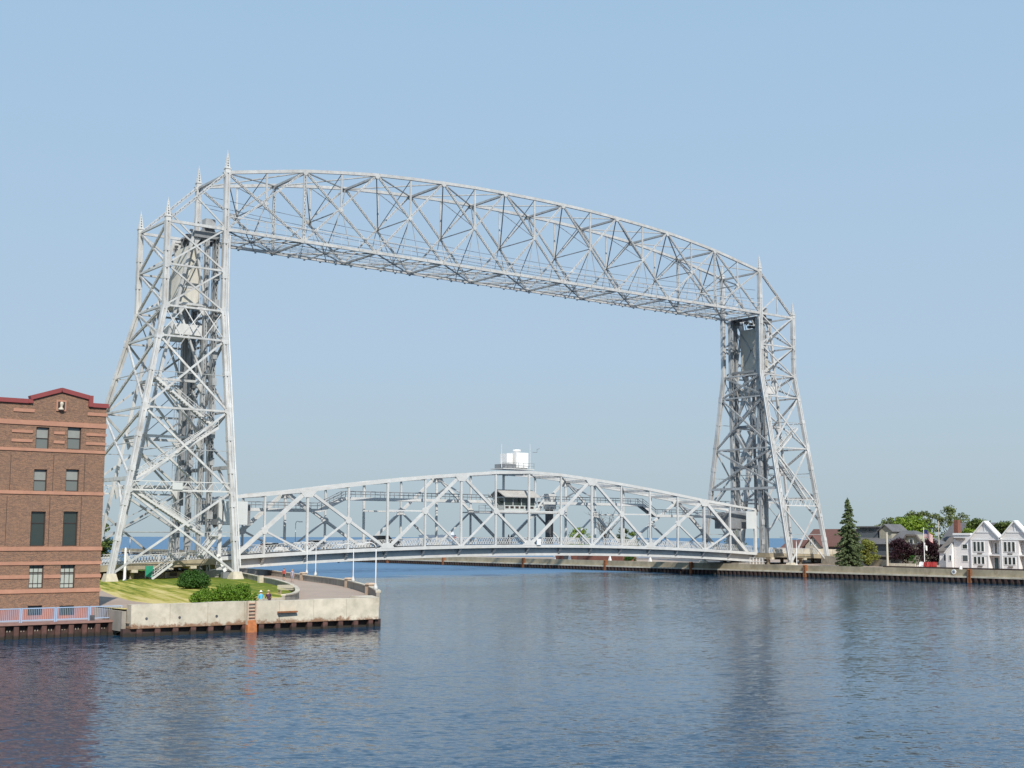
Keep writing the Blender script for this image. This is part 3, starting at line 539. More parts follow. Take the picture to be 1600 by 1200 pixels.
# ------------------------------------------------------------------ overhead truss
ot = thing('overhead_truss', (60, Wd / 2, Zb), 'high silver arched truss span joining the tops of both bridge towers', 'truss')
zt = [62.75, 64.03, 65.3, 66.2, 67.0, 67.5, 67.9, 68.2, 68.33, 68.38]; zt = zt + zt[-2::-1]
XN = [i * L / 18 for i in range(19)]
for Y in (0.0, Wd):
    nY = (0, 1, 0); near = (Y == 0)
    for i in range(0, 18, 2):
        MB().beam((XN[i], Y, zt[i]), (XN[i + 1], Y, zt[i + 1]), .42, .50).beam((XN[i + 1], Y, zt[i + 1]), (XN[i + 2], Y, zt[i + 2]), .42, .50).build('top_chord', 'chord', ot)
        MB().beam((XN[i], Y, Zb), (XN[i + 2], Y, Zb), .40, .48).build('bottom_chord', 'chord', ot)
        m = i + 1; zc = (zt[i] + zt[i + 2] + 2 * Zb) / 4
        Lc('diagonal', (XN[i], Y, zt[i]), (XN[i + 2], Y, Zb), .34, .24, nY, 'steel', ot, th=.08)
        Lc('diagonal', (XN[i], Y, Zb), (XN[i + 2], Y, zt[i + 2]), .30, .20, nY, 'steel', ot, th=.08)
        Lc('vertical', (XN[m], Y, zt[m]), (XN[m], Y, zc), .26, .2, nY, 'steel', ot)
        for k in (-1, 1):
            Bm('hanger', (XN[m] + k * .2, Y, zc), (XN[m] + k * 1.7, Y, Zb), .09, .09, nY, 'steel_b', ot)
        MB().prism([(XN[m] - .42, Y - .13, zc), (XN[m], Y - .13, zc + .42), (XN[m] + .42, Y - .13, zc), (XN[m], Y - .13, zc - .42)], (0, .26, 0)).build('gusset', 'steel', ot)
    for i in (2, 16): Lc('vertical', (XN[i], Y, zt[i]), (XN[i], Y, Zb), .44, .34, nY, 'steel', ot)
    for i in range(0, 19, 2):
        s = .55 if i not in (0, 18) else .7
        MB().box(XN[i] - s, XN[i] + s, Y - .22, Y + .22, Zb - .28, Zb + .42).build('gusset', 'chord', ot)
        MB().prism([(XN[i] - s, Y - .22, zt[i] - .1), (XN[i] + s, Y - .22, zt[i] - .1), (XN[i] + s * .4, Y - .22, zt[i] - .65), (XN[i] - s * .4, Y - .22, zt[i] - .65)], (0, .44, 0)).build('gusset', 'chord', ot)
    # service handrail above the chord
    b = MB(); yy = Y + (-.35 if near else .35); b.beam((0, yy, Zb + 2.0), (L, yy, Zb + 2.0), .11); b.beam((0, yy, Zb + 1.2), (L, yy, Zb + 1.2), .05)
    for i in range(37): b.beam((i * L / 36, yy, Zb), (i * L / 36, yy, Zb + 2.0), .06)
    b.build('handrail', 'steel', ot)
    for i in range(40):                           # hanger clips along the chord
        x = 1.2 + i * 3.0; MB().box(x, x + .28, yy - .12, yy + .12, Zb - .40, Zb - .26).build('chord_clip', 'grey', ot)
for i in range(0, 18, 2):
    a, c_ = XN[i], XN[i + 2]
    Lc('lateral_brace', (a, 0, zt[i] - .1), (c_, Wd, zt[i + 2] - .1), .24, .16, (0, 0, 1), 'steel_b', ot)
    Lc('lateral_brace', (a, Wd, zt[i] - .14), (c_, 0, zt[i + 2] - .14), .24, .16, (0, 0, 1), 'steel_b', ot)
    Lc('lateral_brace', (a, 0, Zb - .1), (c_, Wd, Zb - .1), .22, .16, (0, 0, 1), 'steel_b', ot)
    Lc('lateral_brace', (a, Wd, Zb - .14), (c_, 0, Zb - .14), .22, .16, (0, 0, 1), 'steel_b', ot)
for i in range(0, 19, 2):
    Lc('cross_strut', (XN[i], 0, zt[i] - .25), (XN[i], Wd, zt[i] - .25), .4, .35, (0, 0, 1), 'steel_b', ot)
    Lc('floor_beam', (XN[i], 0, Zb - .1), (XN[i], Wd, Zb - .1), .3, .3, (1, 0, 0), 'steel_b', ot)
    if i < 18:
        zc = (zt[i] + zt[i + 2] + 2 * Zb) / 4
        Bm('sway_brace', (XN[i], .15, zt[i] - .3), (XN[i + 1], Wd - .15, zc), .16, .14, (1, 0, 0), 'grey', ot)
        Bm('sway_brace', (XN[i + 2], Wd - .15, zt[i + 2] - .3), (XN[i + 1], .15, zc), .16, .14, (1, 0, 0), 'grey', ot)
for i in range(1, 18, 2):
    zc = (zt[i - 1] + zt[i + 1] + 2 * Zb) / 4
    Bm('cross_strut', (XN[i], .1, zc), (XN[i], Wd - .1, zc), .14, .14, (0, 0, 1), 'grey', ot)
    Bm('sway_brace', (XN[i], .1, zt[i] - .25), (XN[i], Wd - .1, zc + .1), .10, .10, (1, 0, 0), 'grey', ot); Bm('sway_brace', (XN[i], Wd - .1, zt[i] - .25), (XN[i], .1, zc + .1), .10, .10, (1, 0, 0), 'grey', ot)
    Bm('sway_brace', (XN[i], .1, zc), (XN[i], Wd / 2, Zb - .1), .11, .10, (1, 0, 0), 'grey', ot); Bm('sway_brace', (XN[i], Wd - .1, zc), (XN[i], Wd / 2, Zb - .1), .11, .10, (1, 0, 0), 'grey', ot)
    for k in (-1, 1):
        Bm('lateral_strut', (XN[i] + k * 3.33, 0, Zb - .12), (XN[i], Wd / 2, Zb - .12), .12, .12, (0, 0, 1), 'steel_b', ot); Bm('lateral_strut', (XN[i] + k * 3.33, Wd, Zb - .12), (XN[i], Wd / 2, Zb - .12), .12, .12, (0, 0, 1), 'steel_b', ot)
for y in (.5,):
    for k in range(18): MB().box(XN[k] + .1, XN[k + 1] - .1, y - .35, y + .35, Zb + .26, Zb + .31).build('walkway_plank', 'grey', ot)
for y, z in ((.9, Zb + .75), (Wd - .9, Zb + .75), (Wd - .9, Zb + 1.3)): MB().beam((.4, y, z), (L - .4, y, z), .06).build('inner_rail', 'steel_b', ot)
for i in range(1, 18, 2): Bm('floor_beam', (XN[i], .3, Zb - .12), (XN[i], Wd - .3, Zb - .12), .16, .2, (1, 0, 0), 'steel_b', ot)
for y in (2.1, 4.2, 6.4, 8.5): Bm('stringer', (.5, y, Zb - .28), (L - .5, y, Zb - .28), .07, .07, (0, 0, 1), 'grey', ot)
for y, z in ((3.0, 59.4), (7.5, 59.4), (3.4, 57.6)):
    pts = [(lerp(-2, L + 2, k / 24), y, z - 3.4 * (4 * (k / 24) * (1 - k / 24)) * .55) for k in range(25)]
    MB().tube(pts, .04, 5).build('cable', 'wire', ot)

# ------------------------------------------------------------------ towers
def tower(sgn, t, tb, label, label_cw, grp='bridge towers'):
    X0 = 0.0 if sgn < 0 else L
    def PX(u): return X0 + sgn * u
    def spl(z): return SP * max(0, (Zk - z) / (Zk - Zg))
    def uo(z): return t + (tb - t) * max(0, (Zk - z) / (Zk - Zg))
    inn = {0: lambda z: Vector((PX(0), -spl(z), z)), 1: lambda z: Vector((PX(0), Wd + spl(z), z))}
    out = {0: lambda z: Vector((PX(uo(z)), -spl(z), z)), 1: lambda z: Vector((PX(uo(z)), Wd + spl(z), z))}
    T = thing('bridge_tower', (PX(t / 2), Wd / 2, 1.4), label, 'tower', grp)
    X3 = (sgn, 0, 0); lev = [Zb, 47.4, Zk, 36.6, 25.8, 13.9, Zg]
    for k in (0, 1):
        nf = (0, -1 if k == 0 else 1, 0)
        for fn, top, wd in ((inn[k], Zt, .78), (out[k], Zb, .72)):
            b = MB(); zsplit = [top, Zk, Zg]
            for a, c_ in zip(zsplit[:-1], zsplit[1:]):
                p, q = fn(a), fn(c_)
                # two channels and a cover plate: a shadow line runs down each leg
                b.beam(p + Vector((sgn * -.24, 0, 0)), q + Vector((sgn * -.24, 0, 0)), .26, wd, nf); b.beam(p + Vector((sgn * .24, 0, 0)), q + Vector((sgn * .24, 0, 0)), .26, wd, nf)
                b.beam(p, q, .3, wd * .55, nf)
                m = int((p - q).length / 5.5)
                for i in range(1, m + 1):
                    e = lerp(p, q, i / (m + 1)); d = (q - p).normalized(); b.beam(e - d * .35, e + d * .35, .84, wd + .06, nf)
            b.build('leg', 'steel', T)
            p = fn(Zg)
            MB().quadbox([(p.x - 1.0, p.y - 1.0, 1.0), (p.x - 1.0, p.y + 1.0, 1.0), (p.x + 1.0, p.y + 1.0, 1.0), (p.x + 1.0, p.y - 1.0, 1.0), (p.x - .62, p.y - .62, Zg + .25), (p.x - .62, p.y + .62, Zg + .25), (p.x + .62, p.y + .62, Zg + .25), (p.x + .62, p.y - .62, Zg + .25)]).build('footing', 'conc_lt', T)
            pt = fn(top); h0 = .55; b = MB()
            b.box(pt.x - .38, pt.x + .38, pt.y - .38, pt.y + .38, top - .1, top + h0)
            b.box(pt.x - .46, pt.x + .46, pt.y - .46, pt.y + .46, top + h0, top + h0 + .14)
            fin = b.build('finial', 'lift', T); b = MB()
            for sx in (-1, 1):
                for sy in (-1, 1): b.beam((pt.x + sx * .25, pt.y + sy * .25, top + h0 + .14), (pt.x + sx * .04, pt.y + sy * .04, top + h0 + 2.5), .17, .17, (0, 1, 0), w2=.06, h2=.06)
            for i in range(6):
                z = top + h0 + .2 + i * .4; r_ = .29 * (1 - i / 6.6); b.box(pt.x - r_, pt.x + r_, pt.y - r_, pt.y + r_, z, z + .16)
            b.tube([(pt.x, pt.y, top + h0 + 2.4), (pt.x, pt.y, top + h0 + 3.0)], .05, 6, .02)
            b.build('spire', 'lift', fin)
        # inclined end post of the arch and its sub-posts
        b = MB().laced(inn[k](Zt), out[k](Zb), .42, .32, nf); b.build('end_post', 'steel', T)
        mid = lerp(inn[k](Zt), out[k](Zb), .52)
        Bm('sub_post', mid, (mid.x, mid.y, Zb), .22, .2, nf, 'steel', T); Bm('sub_post', mid, inn[k](Zb + .2), .22, .2, nf, 'steel', T)
        # face bracing
        for a, c_ in zip(lev[:-1], lev[1:]):
            if a == Zk:                                   # close double lattice band
                for q in range(3):
                    f0, f1 = q / 3, (q + 1) / 3
                    Bm('lattice_bar', lerp(out[k](a), inn[k](a), f0), lerp(out[k](c_), inn[k](c_), f1), .14, .12, nf, 'steel', T)
                    Bm('lattice_bar', lerp(out[k](c_), inn[k](c_), f0), lerp(out[k](a), inn[k](a), f1), .13, .10, nf, 'steel', T)
            else:
                big = a < 40; w_ = .30 if big else .25
                Bm('brace', out[k](a), inn[k](c_), w_, .22, nf, 'steel', T); Bm('brace', out[k](c_), inn[k](a), w_ * .95, .19, nf, 'steel', T)
        for a, c_ in zip(lev[3:-1], lev[4:]):              # light sub-struts from the brace crossings to the legs
            zm = (a + c_) / 2; cx_ = (out[k](a) + inn[k](c_)) / 2
            Bm('sub_strut', cx_, inn[k](zm), .10, .10, nf, 'steel_b', T); Bm('sub_strut', cx_, out[k](zm), .10, .10, nf, 'steel_b', T)
        for z in lev[1:-1]:
            for F in (out[k], inn[k]):
                e = F(z); dd = Vector((0, -.40 if k == 0 else .40, 0)); b = MB(); tw_ = Vector((1 if F(z).x > (out[k](z).x + inn[k](z).x) / 2 else -1, 0, 0))
                b.prism([tuple(e + dd + Vector((0, 0, .65))), tuple(e + dd - tw_ * .65 + Vector((0, 0, .2))), tuple(e + dd - tw_ * .65 - Vector((0, 0, .2))), tuple(e + dd - Vector((0, 0, .65))), tuple(e + dd + tw_ * .36 - Vector((0, 0, .55))), tuple(e + dd + tw_ * .36 + Vector((0, 0, .55)))], (0, .05, 0)).build('gusset', 'steel', T)
        for z in lev[:-1]:
            if z == 13.9:
                b = MB(); p0, p1 = out[k](z), inn[k](z); up = Vector((0, 0, 1.25)); b.beam(p0, p1, .24, .24, nf); b.beam(p0 + up, p1 + up, .12, .12, nf)
                nb = 16
                for i in range(nb):
                    u0, u1 = lerp(p0, p1, i / nb), lerp(p0, p1, (i + 1) / nb)
                    b.beam(u0 + (up if i % 2 else Vector()), u1 + (Vector() if i % 2 else up), 0.09, .08, nf)
                st = b.build('strut', 'lift', T)
                if k == 0 and sgn < 0:
                    u = lerp(p0, p1, .46); MB().beam(u + Vector((-.75, -.25, .62)), u + Vector((.75, -.25, .62)), .06, 1.0, (0, 0, 1)).build('number_board', 'panel', st)
            else: Bm('strut', out[k](z), inn[k](z), .28 if z != Zb else .42, .3, nf, 'steel', T)
    # outer and inner transverse faces
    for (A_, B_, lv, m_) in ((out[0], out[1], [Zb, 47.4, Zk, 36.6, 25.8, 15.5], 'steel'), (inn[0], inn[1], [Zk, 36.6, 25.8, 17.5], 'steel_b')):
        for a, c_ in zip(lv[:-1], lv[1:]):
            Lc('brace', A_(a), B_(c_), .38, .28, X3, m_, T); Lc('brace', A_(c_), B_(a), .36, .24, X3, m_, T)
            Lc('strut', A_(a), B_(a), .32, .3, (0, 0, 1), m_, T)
        Lc('strut', A_(lv[-1]), B_(lv[-1]), .7, .5, (0, 0, 1), m_, T)
        z = lv[-1]; ym = Wd / 2
        for e, F in ((-1, A_), (1, B_)): Bm('knee_brace', F(z - 5), lerp(F(z), Vector((F(z).x, ym, z)), .45), .35, .3, X3, m_, T)
    for a, c_ in ((36.6, 25.8), (25.8, 15.5)):
        for F0, F1 in ((out[0], out[1]),):
            m0 = (F0(a) + F1(c_)) / 2
            for F in (F0, F1): Bm('sub_strut', m0, F((a + c_) / 2), .12, .12, X3, 'steel_b', T)
    for z in (31.2, 20.6):
        Bm('sub_strut', lerp(out[0](z), inn[0](z), .5), lerp(out[1](z), inn[1](z), .5), .12, .12, (0, 0, 1), 'steel_b', T)
    # guide frame that carries the sheaves: plumb front columns, raking back columns
    def back(z): return 4.44 + (53.1 - z) * .2105 if tb > 15 else 4.44 + (53.1 - z) * .115
    fl = [53.0, 42.0, 30.4, 22.0, 14.6, 8.0]
    for y in (1.45, Wd - 1.45):
        for u, w_ in ((.75, .62), (2.3, .5)):
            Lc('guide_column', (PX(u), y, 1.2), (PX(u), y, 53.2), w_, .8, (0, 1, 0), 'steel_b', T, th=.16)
        MB().beam((PX(back(53.2)), y, 53.2), (PX(back(1.3)), y, 1.3), .42, .45, (0, 1, 0)).build('back_column', 'steel', T)
        for z in fl[:-1]: Bm('strut', (PX(2.3), y, z), (PX(back(z)), y, z), .36, .42, (0, 1, 0), 'steel', T)
        for a, c_ in zip(fl[:-1], fl[1:]): Bm('frame_diagonal', (PX(back(a)), y, a), (PX(2.3), y, c_ + .3), .3, .36, (0, 1, 0), 'steel', T)
        for z in fl[:-1]:                                  # curved knee plates
            MB().prism([(PX(back(z) - .2), y - .2, z - .3), (PX(back(z) - 1.5), y - .2, z - .3), (PX(back(z) - .5), y - .2, z - 1.7)], (0, .4, 0)).build('knee_plate', 'steel', T)
            if z < 50: MB().prism([(PX(2.4), y - .2, z - .3), (PX(3.6), y - .2, z - .3), (PX(2.6), y - .2, z - 1.6)], (0, .4, 0)).build('knee_plate', 'steel', T)
        for u in (1.1, 1.6): MB().beam((PX(u), y - .55, 14), (PX(u), y - .55, 52), .10).build('hoist_rope', 'wire', T)
        # cover plates and conduits running up the guides
        for z in range(6, 50, 4): MB().box(min(PX(.3), PX(1.2)), max(PX(.3), PX(1.2)), y - .5, y - .43, z, z + 1.1).build('cover_plate', 'steel_b', T)
        for q in range(5): MB().beam((PX(1.45 + .12 * q), y + .62, 13.5), (PX(1.45 + .12 * q), y + .62, 52), .045).build('hoist_rope', 'wire', T)
        b = MB()
        for e in (-.22, .22): b.beam((PX(3.0 + e), y + .5, 3), (PX(3.0 + e), y + .5, 50), .05)
        for q in range(60): b.beam((PX(2.78), y + .5, 3.4 + q * .78), (PX(3.22), y + .5, 3.4 + q * .78), .035)
        b.build('ladder', 'steel_b', T)
        for a, c_ in zip(fl[:-1], fl[1:]): Bm('cross_rod', (PX(2.3), y, a - .3), (PX(back(c_)), y, c_ + .3), .11, .11, (0, 1, 0), 'steel_b', T)
        sh = MB()
        for u in (1.2,):
            sh.tube([(PX(2.2), y - .3, 53.0), (PX(2.2), y + .3, 53.0)], 1.2, 20); sh.tube([(PX(2.2), y - .45, 53.0), (PX(2.2), y + .45, 53.0)], .35, 10)
        sh.build('sheave_wheel', 'grey', T)
    for z in (42.0, 30.4, 22.0):
        Lc('strut', (PX(.75), 1.45, z), (PX(.75), Wd - 1.45, z), .5, .5, (0, 0, 1), 'grey', T)
        Lc('strut', (PX(back(z)), 1.45, z), (PX(back(z)), Wd - 1.45, z), .5, .4, (0, 0, 1), 'steel_b', T)
    for a, c_ in ((42.0, 30.4), (30.4, 20.0)):
        Bm('frame_diagonal', (PX(.75), 1.6, a), (PX(.75), Wd - 1.6, c_), .6, .4, X3, 'steel_b', T); Bm('frame_diagonal', (PX(.78), 1.6, c_), (PX(.78), Wd - 1.6, a), .56, .36, X3, 'steel_b', T)
    MB().box(min(PX(3.2), PX(3.7)), max(PX(3.2), PX(3.7)), Wd / 2 - .16, Wd / 2 + .16, 12, 42).build('counterweight_guide', 'grey', T)
    # lacing girder box below the counterweight, platform and rails at the top
    MB().box(min(PX(2.8), PX(back(38) - .6)), max(PX(2.8), PX(back(38) - .6)), 1.2, Wd - 1.2, 37.3, 38.9).build('equaliser_beam', 'lift', T)
    MB().box(min(PX(.4), PX(3.4)), max(PX(.4), PX(3.4)), 1.6, Wd - 1.6, Zb - .5, Zb - .42).build('top_platform', 'grey', T)
    MB().box(min(PX(1.4), PX(3.0)), max(PX(1.4), PX(3.0)), .6, 2.0, Zb + .1, Zb + 1.4).build('hoist_cabinet', 'steel_b', T)
    for y in (1.0, Wd - 1.0): MB().box(min(PX(.5), PX(4.6)), max(PX(.5), PX(4.6)), y - .15, y + .15, 52.3, 53.2).build('sheave_girder', 'grey', T)
    b = MB()
    for i in range(26):
        x, y, z = PX(random.uniform(.8, 5.0)), random.uniform(1.0, Wd - 1.0), random.uniform(51.5, 53.6); s = random.uniform(.12, .38); b.box(x - s, x + s, y - s, y + s, z - s * .7, z + s * .7)
    tag(b.build('machinery', 'dark', T), kind='stuff')
    # stairs
    def stair(p, q, n_, m_='lift'):
        p = Vector(p); q = Vector(q); b = MB(); s = Vector((0, .55, 0)); hup = Vector((0, 0, 1.0))
        for k in (-1, 1):
            b.beam(p + s * k, q + s * k, .10, .34, (0, 0, 1)); b.beam(p + s * k + hup, q + s * k + hup, .07); b.beam(p + s * k + hup * .55, q + s * k + hup * .55, .05)
            for i in range(0, n_ + 1, 3): e = lerp(p, q, i / n_) + s * k; b.beam(e, e + hup, .05)
        st = b.build('staircase', m_, T)
        for i in range(n_): e = lerp(p, q, (i + .5) / n_); MB().box(e.x - .18, e.x + .18, e.y - .5, e.y + .5, e.z, e.z + .04).build('tread', 'steel_b', st)
    def ys(z): return -spl(z) + 1.6
    stair((PX(uo(30) - 1.2), ys(27), 30.2), (PX(1.6), ys(27), 23.6), 22); stair((PX(1.6), ys(18), 23.3), (PX(uo(15) - 1), ys(18), 15.2), 28)
    if tb > 15:
        stair((PX(uo(13) - 1.5), ys(10), 13.7), (PX(4.0), ys(10), 7.6), 24); stair((PX(2.0), ys(8), 7.5), (PX(4.4), ys(8), 4.6), 10)
    MB().box(min(PX(.8), PX(3)), max(PX(.8), PX(3)), ys(8) - .8, ys(8) + .8, 7.45, 7.55).build('landing', 'lift', T)
    # conduit pipe strapped to the plumb leg
    e = inn[0]
    MB().tube([e(z) + Vector((-sgn * .62, -.3, 0)) for z in (53, Zk, 24, 8, 3)], .13, 8).build('conduit', 'lift', T)
    C = thing('counterweight', (PX(4), Wd / 2, 41.8), label_cw, 'counterweight', 'counterweights')
    prof = [(2.9, 41.9), (back(41.9) - .6, 41.9), (back(43) - .55, 43.2), (back(51.2) - .55, 51.4), (2.9, 51.4)]
    MB().prism([(PX(u), 2.35, z) for u, z in prof], (0, Wd - 4.7, 0)).build('block', 'cw', C)
    for y in (2.3, Wd - 2.42): MB().prism([(PX(3.1), y, 44.6), (PX(back(45) - .75), y, 44.6), (PX(back(45.2) - .75), y, 45.0), (PX(3.1), y, 45.0)], (0, .12, 0)).build('rib', 'steel', C)
    for q in ((43, 50.6), (50.6, 43)): MB().beam((PX(2.84), 2.6, q[0]), (PX(2.84), Wd - 2.6, q[1]), .32, .1, X3).build('strap', 'steel_b', C)
    for y in (3.0, Wd - 3.0):
        for u in (3.3, 4.0): MB().beam((PX(u), y, 51.4), (PX(u - .6), y, 53.4), .09).build('rope', 'wire', C)
    return T
tower(-1, 9.23, 18.4, 'silver lattice bridge tower standing beside the lawn and brick building', 'concrete counterweight hanging in the bridge tower beside the lawn')
tower(1, 10.19, 11.6, 'silver lattice bridge tower on the far pier near the white hotel', 'concrete counterweight hanging in the bridge tower near the white hotel')

# ------------------------------------------------------------------ lift span
YF, YK = 1.53, Wd - 1.53
ls = thing('lift_span', (60, Wd / 2, 4.8), 'pale steel arched truss road span sitting low over the canal', 'bridge')
PN = 7.36; XS = [60 + (i - 8) * PN for i in range(17)]; XD = {0: 3.3, 16: 116.7}
th_ = [13.1, 13.85, 14.65, 15.6, 16.5, 17.3, 18.0, 18.6, 18.88]; TH = th_ + th_[-2::-1]
BH = [4.15 + 1.7 * (1 - ((i - 8) / 8) ** 2) for i in range(17)]
MID = {i: (TH[i] + BH[i]) / 2 for i in range(17)}
for a_, m_, c_ in ((2, 3, 4), (6, 5, 4), (6, 7, 8), (10, 9, 8), (10, 11, 12), (14, 13, 12)): MID[m_] = (TH[a_] + BH[c_]) / 2
for i in (1, 15): MID[i] = 8.35
nY = (0, 1, 0)
for Y in (YF, YK):
    front = Y == YF; o_ = -.31 if front else .31
    for i in range(16):
        MB().beam((XS[i], Y, TH[i]), (XS[i + 1], Y, TH[i + 1]), .44, .52 if 0 < i < 15 else .42).build('top_chord', 'lift', ls)
        MB().beam((XS[i], Y, BH[i]), (XS[i + 1], Y, BH[i + 1]), .44, .54).build('bottom_chord', 'lift', ls)
    for i in range(1, 16): Bm('vertical', (XS[i], Y, BH[i]), (XS[i], Y, TH[i]), .28 if i % 2 else .36, .28, nY, 'lift', ls)
    for i in (0, 16): Bm('end_post', (XS[i], Y, BH[i] - .2), (XS[i], Y, TH[i]), .55, .45, nY, 'lift', ls)
    for a, c_, w_ in ((0, 2, .62), (16, 14, .62)): Bm('diagonal', (XD[a], Y, BH[a]), (XS[c_], Y, TH[c_]), w_, .38, nY, 'lift', ls)
    for a, c_ in ((2, 4), (6, 4), (6, 8), (10, 8), (10, 12), (14, 12)): Bm('diagonal', (XS[a], Y, TH[a]), (XS[c_], Y, BH[c_]), .44, .34, nY, 'lift', ls)
    for m_, c_ in ((1, 2), (3, 2), (5, 6), (7, 6), (9, 10), (11, 10), (13, 14), (15, 14)): Bm('sub_diagonal', (XS[m_], Y, MID[m_]), (XS[c_], Y, BH[c_]), .28, .26, nY, 'lift', ls)
    for a, c_ in ((4, 5), (7, 9), (12, 11)): Bm('sub_strut', (XS[a], Y, MID[c_]), (XS[c_], Y, MID[c_]), .26, .24, nY, 'lift', ls)
    for i in range(1, 16, 2):
        r_ = .58; MB().prism([(XS[i] + r_ * math.cos(t_ * math.pi / 4 + .39), Y - .23, MID[i] + r_ * math.sin(t_ * math.pi / 4 + .39)) for t_ in range(8)], (0, .46, 0)).build('gusset', 'lift', ls)
    for i in (2, 6, 10, 14): MB().prism([(XS[i] - 1.5, Y - .24, TH[i] - .1), (XS[i] + 1.5, Y - .24, TH[i] - .1), (XS[i] + .7, Y - .24, TH[i] - 1.1), (XS[i] - .7, Y - .24, TH[i] - 1.1)], (0, .48, 0)).build('gusset', 'lift', ls)
    for i in (4, 8, 12): MB().prism([(XS[i] - 1.4, Y - .24, BH[i] + .1), (XS[i] + 1.4, Y - .24, BH[i] + .1), (XS[i] + .6, Y - .24, BH[i] + 1.0), (XS[i] - .6, Y - .24, BH[i] + 1.0)], (0, .48, 0)).build('gusset', 'lift', ls)
    # lattice sidewalk railing, one panel per bay
    yr = Y + (.75 if front else -.75)
    for i in range(16):
        b = MB(); p = Vector((XS[i] + .05, yr, BH[i] + .35)); q = Vector((XS[i + 1] - .05, yr, BH[i + 1] + .35)); hh = Vector((0, 0, 1.15))
        b.beam(p + hh, q + hh, .1, .08); b.beam(p + hh * .1, q + hh * .1, .06)
        nb = 14
        for k in range(nb):
            u, v = lerp(p, q, k / nb), lerp(p, q, (k + 1) / nb)
            b.beam(u + hh * .1, v + hh, .075, .03, nY); b.beam(u + hh, v + hh * .1, .075, .02, nY); b.beam(u + hh * .1, u + hh * .55, .05, .02, nY)
        b.beam(p, p + hh, .12); b.beam(lerp(p, q, .5), lerp(p, q, .5) + hh, .1)
        b.build('railing_panel', 'lift', ls)
    # end sheet panels
    for x0, x1, zz in ((XS[0] + .4, XS[0] + 4.3, 12.7), (XS[16] - 3.0, XS[16] - .5, 12.7)):
        MB().box(x0, x1, Y - .42 if front else Y + .34, Y - .34 if front else Y + .42, 9.2, zz).build('end_panel', 'panel', ls)
for i in range(16):
    x0, x1, z0, z1 = XS[i], XS[i + 1], BH[i] + .25, BH[i + 1] + .25
    MB().quadbox([(x0, YF + .35, z0 - .25), (x0, YK - .35, z0 - .25), (x1, YK - .35, z1 - .25), (x1, YF + .35, z1 - .25), (x0, YF + .35, z0), (x0, YK - .35, z0), (x1, YK - .35, z1), (x1, YF + .35, z1)]).build('deck_panel', 'asphalt', ls)
    for y in (2.5, 5.29, 8.1): MB().beam((x0 + .02, y, z0 - 1.2), (x1 - .02, y, z1 - 1.2), .3, 1.5).build('stringer', 'lift', ls)
for i in range(17):
    MB().box(XS[i] - .2, XS[i] + .2, YF + .33, YK - .33, BH[i] - .9, BH[i] - .02).build('floor_beam', 'steel_b', ls)
    for y, e in ((YF, 1), (YK, -1)): MB().prism([(XS[i] - .15, y - e * .1, BH[i] - .37), (XS[i] - .15, y + e * .78, BH[i] - .37), (XS[i] - .15, y + e * .78, BH[i] - 1.4)], (.3, 0, 0)).build('bracket', 'steel', ls)
for i in range(1, 15):
    if i < 15: Lc('lateral_brace', (XS[i], YF, TH[i] - .1), (XS[i + 1], YK, TH[i + 1] - .1), .3, .24, (0, 0, 1), 'steel', ls); Lc('lateral_brace', (XS[i], YK, TH[i] - .14), (XS[i + 1], YF, TH[i + 1] - .14), .3, .24, (0, 0, 1), 'steel', ls)
for i in range(1, 16): Lc('cross_strut', (XS[i], YF, TH[i] - .2), (XS[i], YK, TH[i] - .2), .45, .4, (0, 0, 1), 'steel', ls)
for i in range(2, 15, 4):
    Bm('sway_brace', (XS[i], YF, TH[i] - .4), (XS[i], YK, TH[i] - 3.2), .22, .2, (1, 0, 0), 'steel', ls); Bm('sway_brace', (XS[i], YK, TH[i] - .4), (XS[i], YF, TH[i] - 3.2), .22, .2, (1, 0, 0), 'steel', ls)
for x0, x1 in ((XS[0], XS[1]), (XS[15], XS[16])):
    MB().box(min(x0, x1) + (.5 if x0 < 60 else 1.5), max(x0, x1) - (1.5 if x0 < 60 else .5), 3.4, Wd - 3.4, 9.2, 12.4).build('hoist_room', 'grey', ls)
    Lc('portal_brace', (x0 if x0 < 60 else x1, YF, 12.6), (x0 if x0 < 60 else x1, YK, 12.6), 1.2, .5, (0, 0, 1), 'steel', ls)
# catwalk through the span
YC = 5.3
cw = [(XS[0] + 1.0, 8.9), (XS[0] + 5.4, 11.6), (XS[2] + 4.2, 11.6), (XS[3] + 1.2, 13.6), (54.4, 13.6)]
cw2 = [(65.4, 13.6), (XS[12] + 1.0, 13.6), (XS[12] + 4.5, 11.6), (XS[15] - 1.0, 11.6), (XS[16] - 1.0, 9.0)]
for run in (cw, cw2):
    for (xa, za), (xb, zb_) in zip(run[:-1], run[1:]):
        for k in (-1, 1):
            b = MB(); y = YC + k * .7
            b.beam((xa, y, za), (xb, y, zb_), .14, .5, (0, 0, 1)).build('catwalk_girder', 'lift', ls)
            b = MB(); b.beam((xa, y, za + 1.2), (xb, y, zb_ + 1.2), .09); b.beam((xa, y, za + .75), (xb, y, zb_ + .75), .07); n_ = max(2, int(abs(xb - xa) / 1.8))
            for i in range(n_ + 1): e = (lerp(xa, xb, i / n_), y, lerp(za, zb_, i / n_)); b.beam(e, (e[0], y, e[2] + 1.2), .06)
            b.build('catwalk_rail', 'grey', ls)
        MB().beam((xa, YC, za + .2), (xb, YC, zb_ + .2), 1.2, .05).build('catwalk_deck', 'grey', ls)
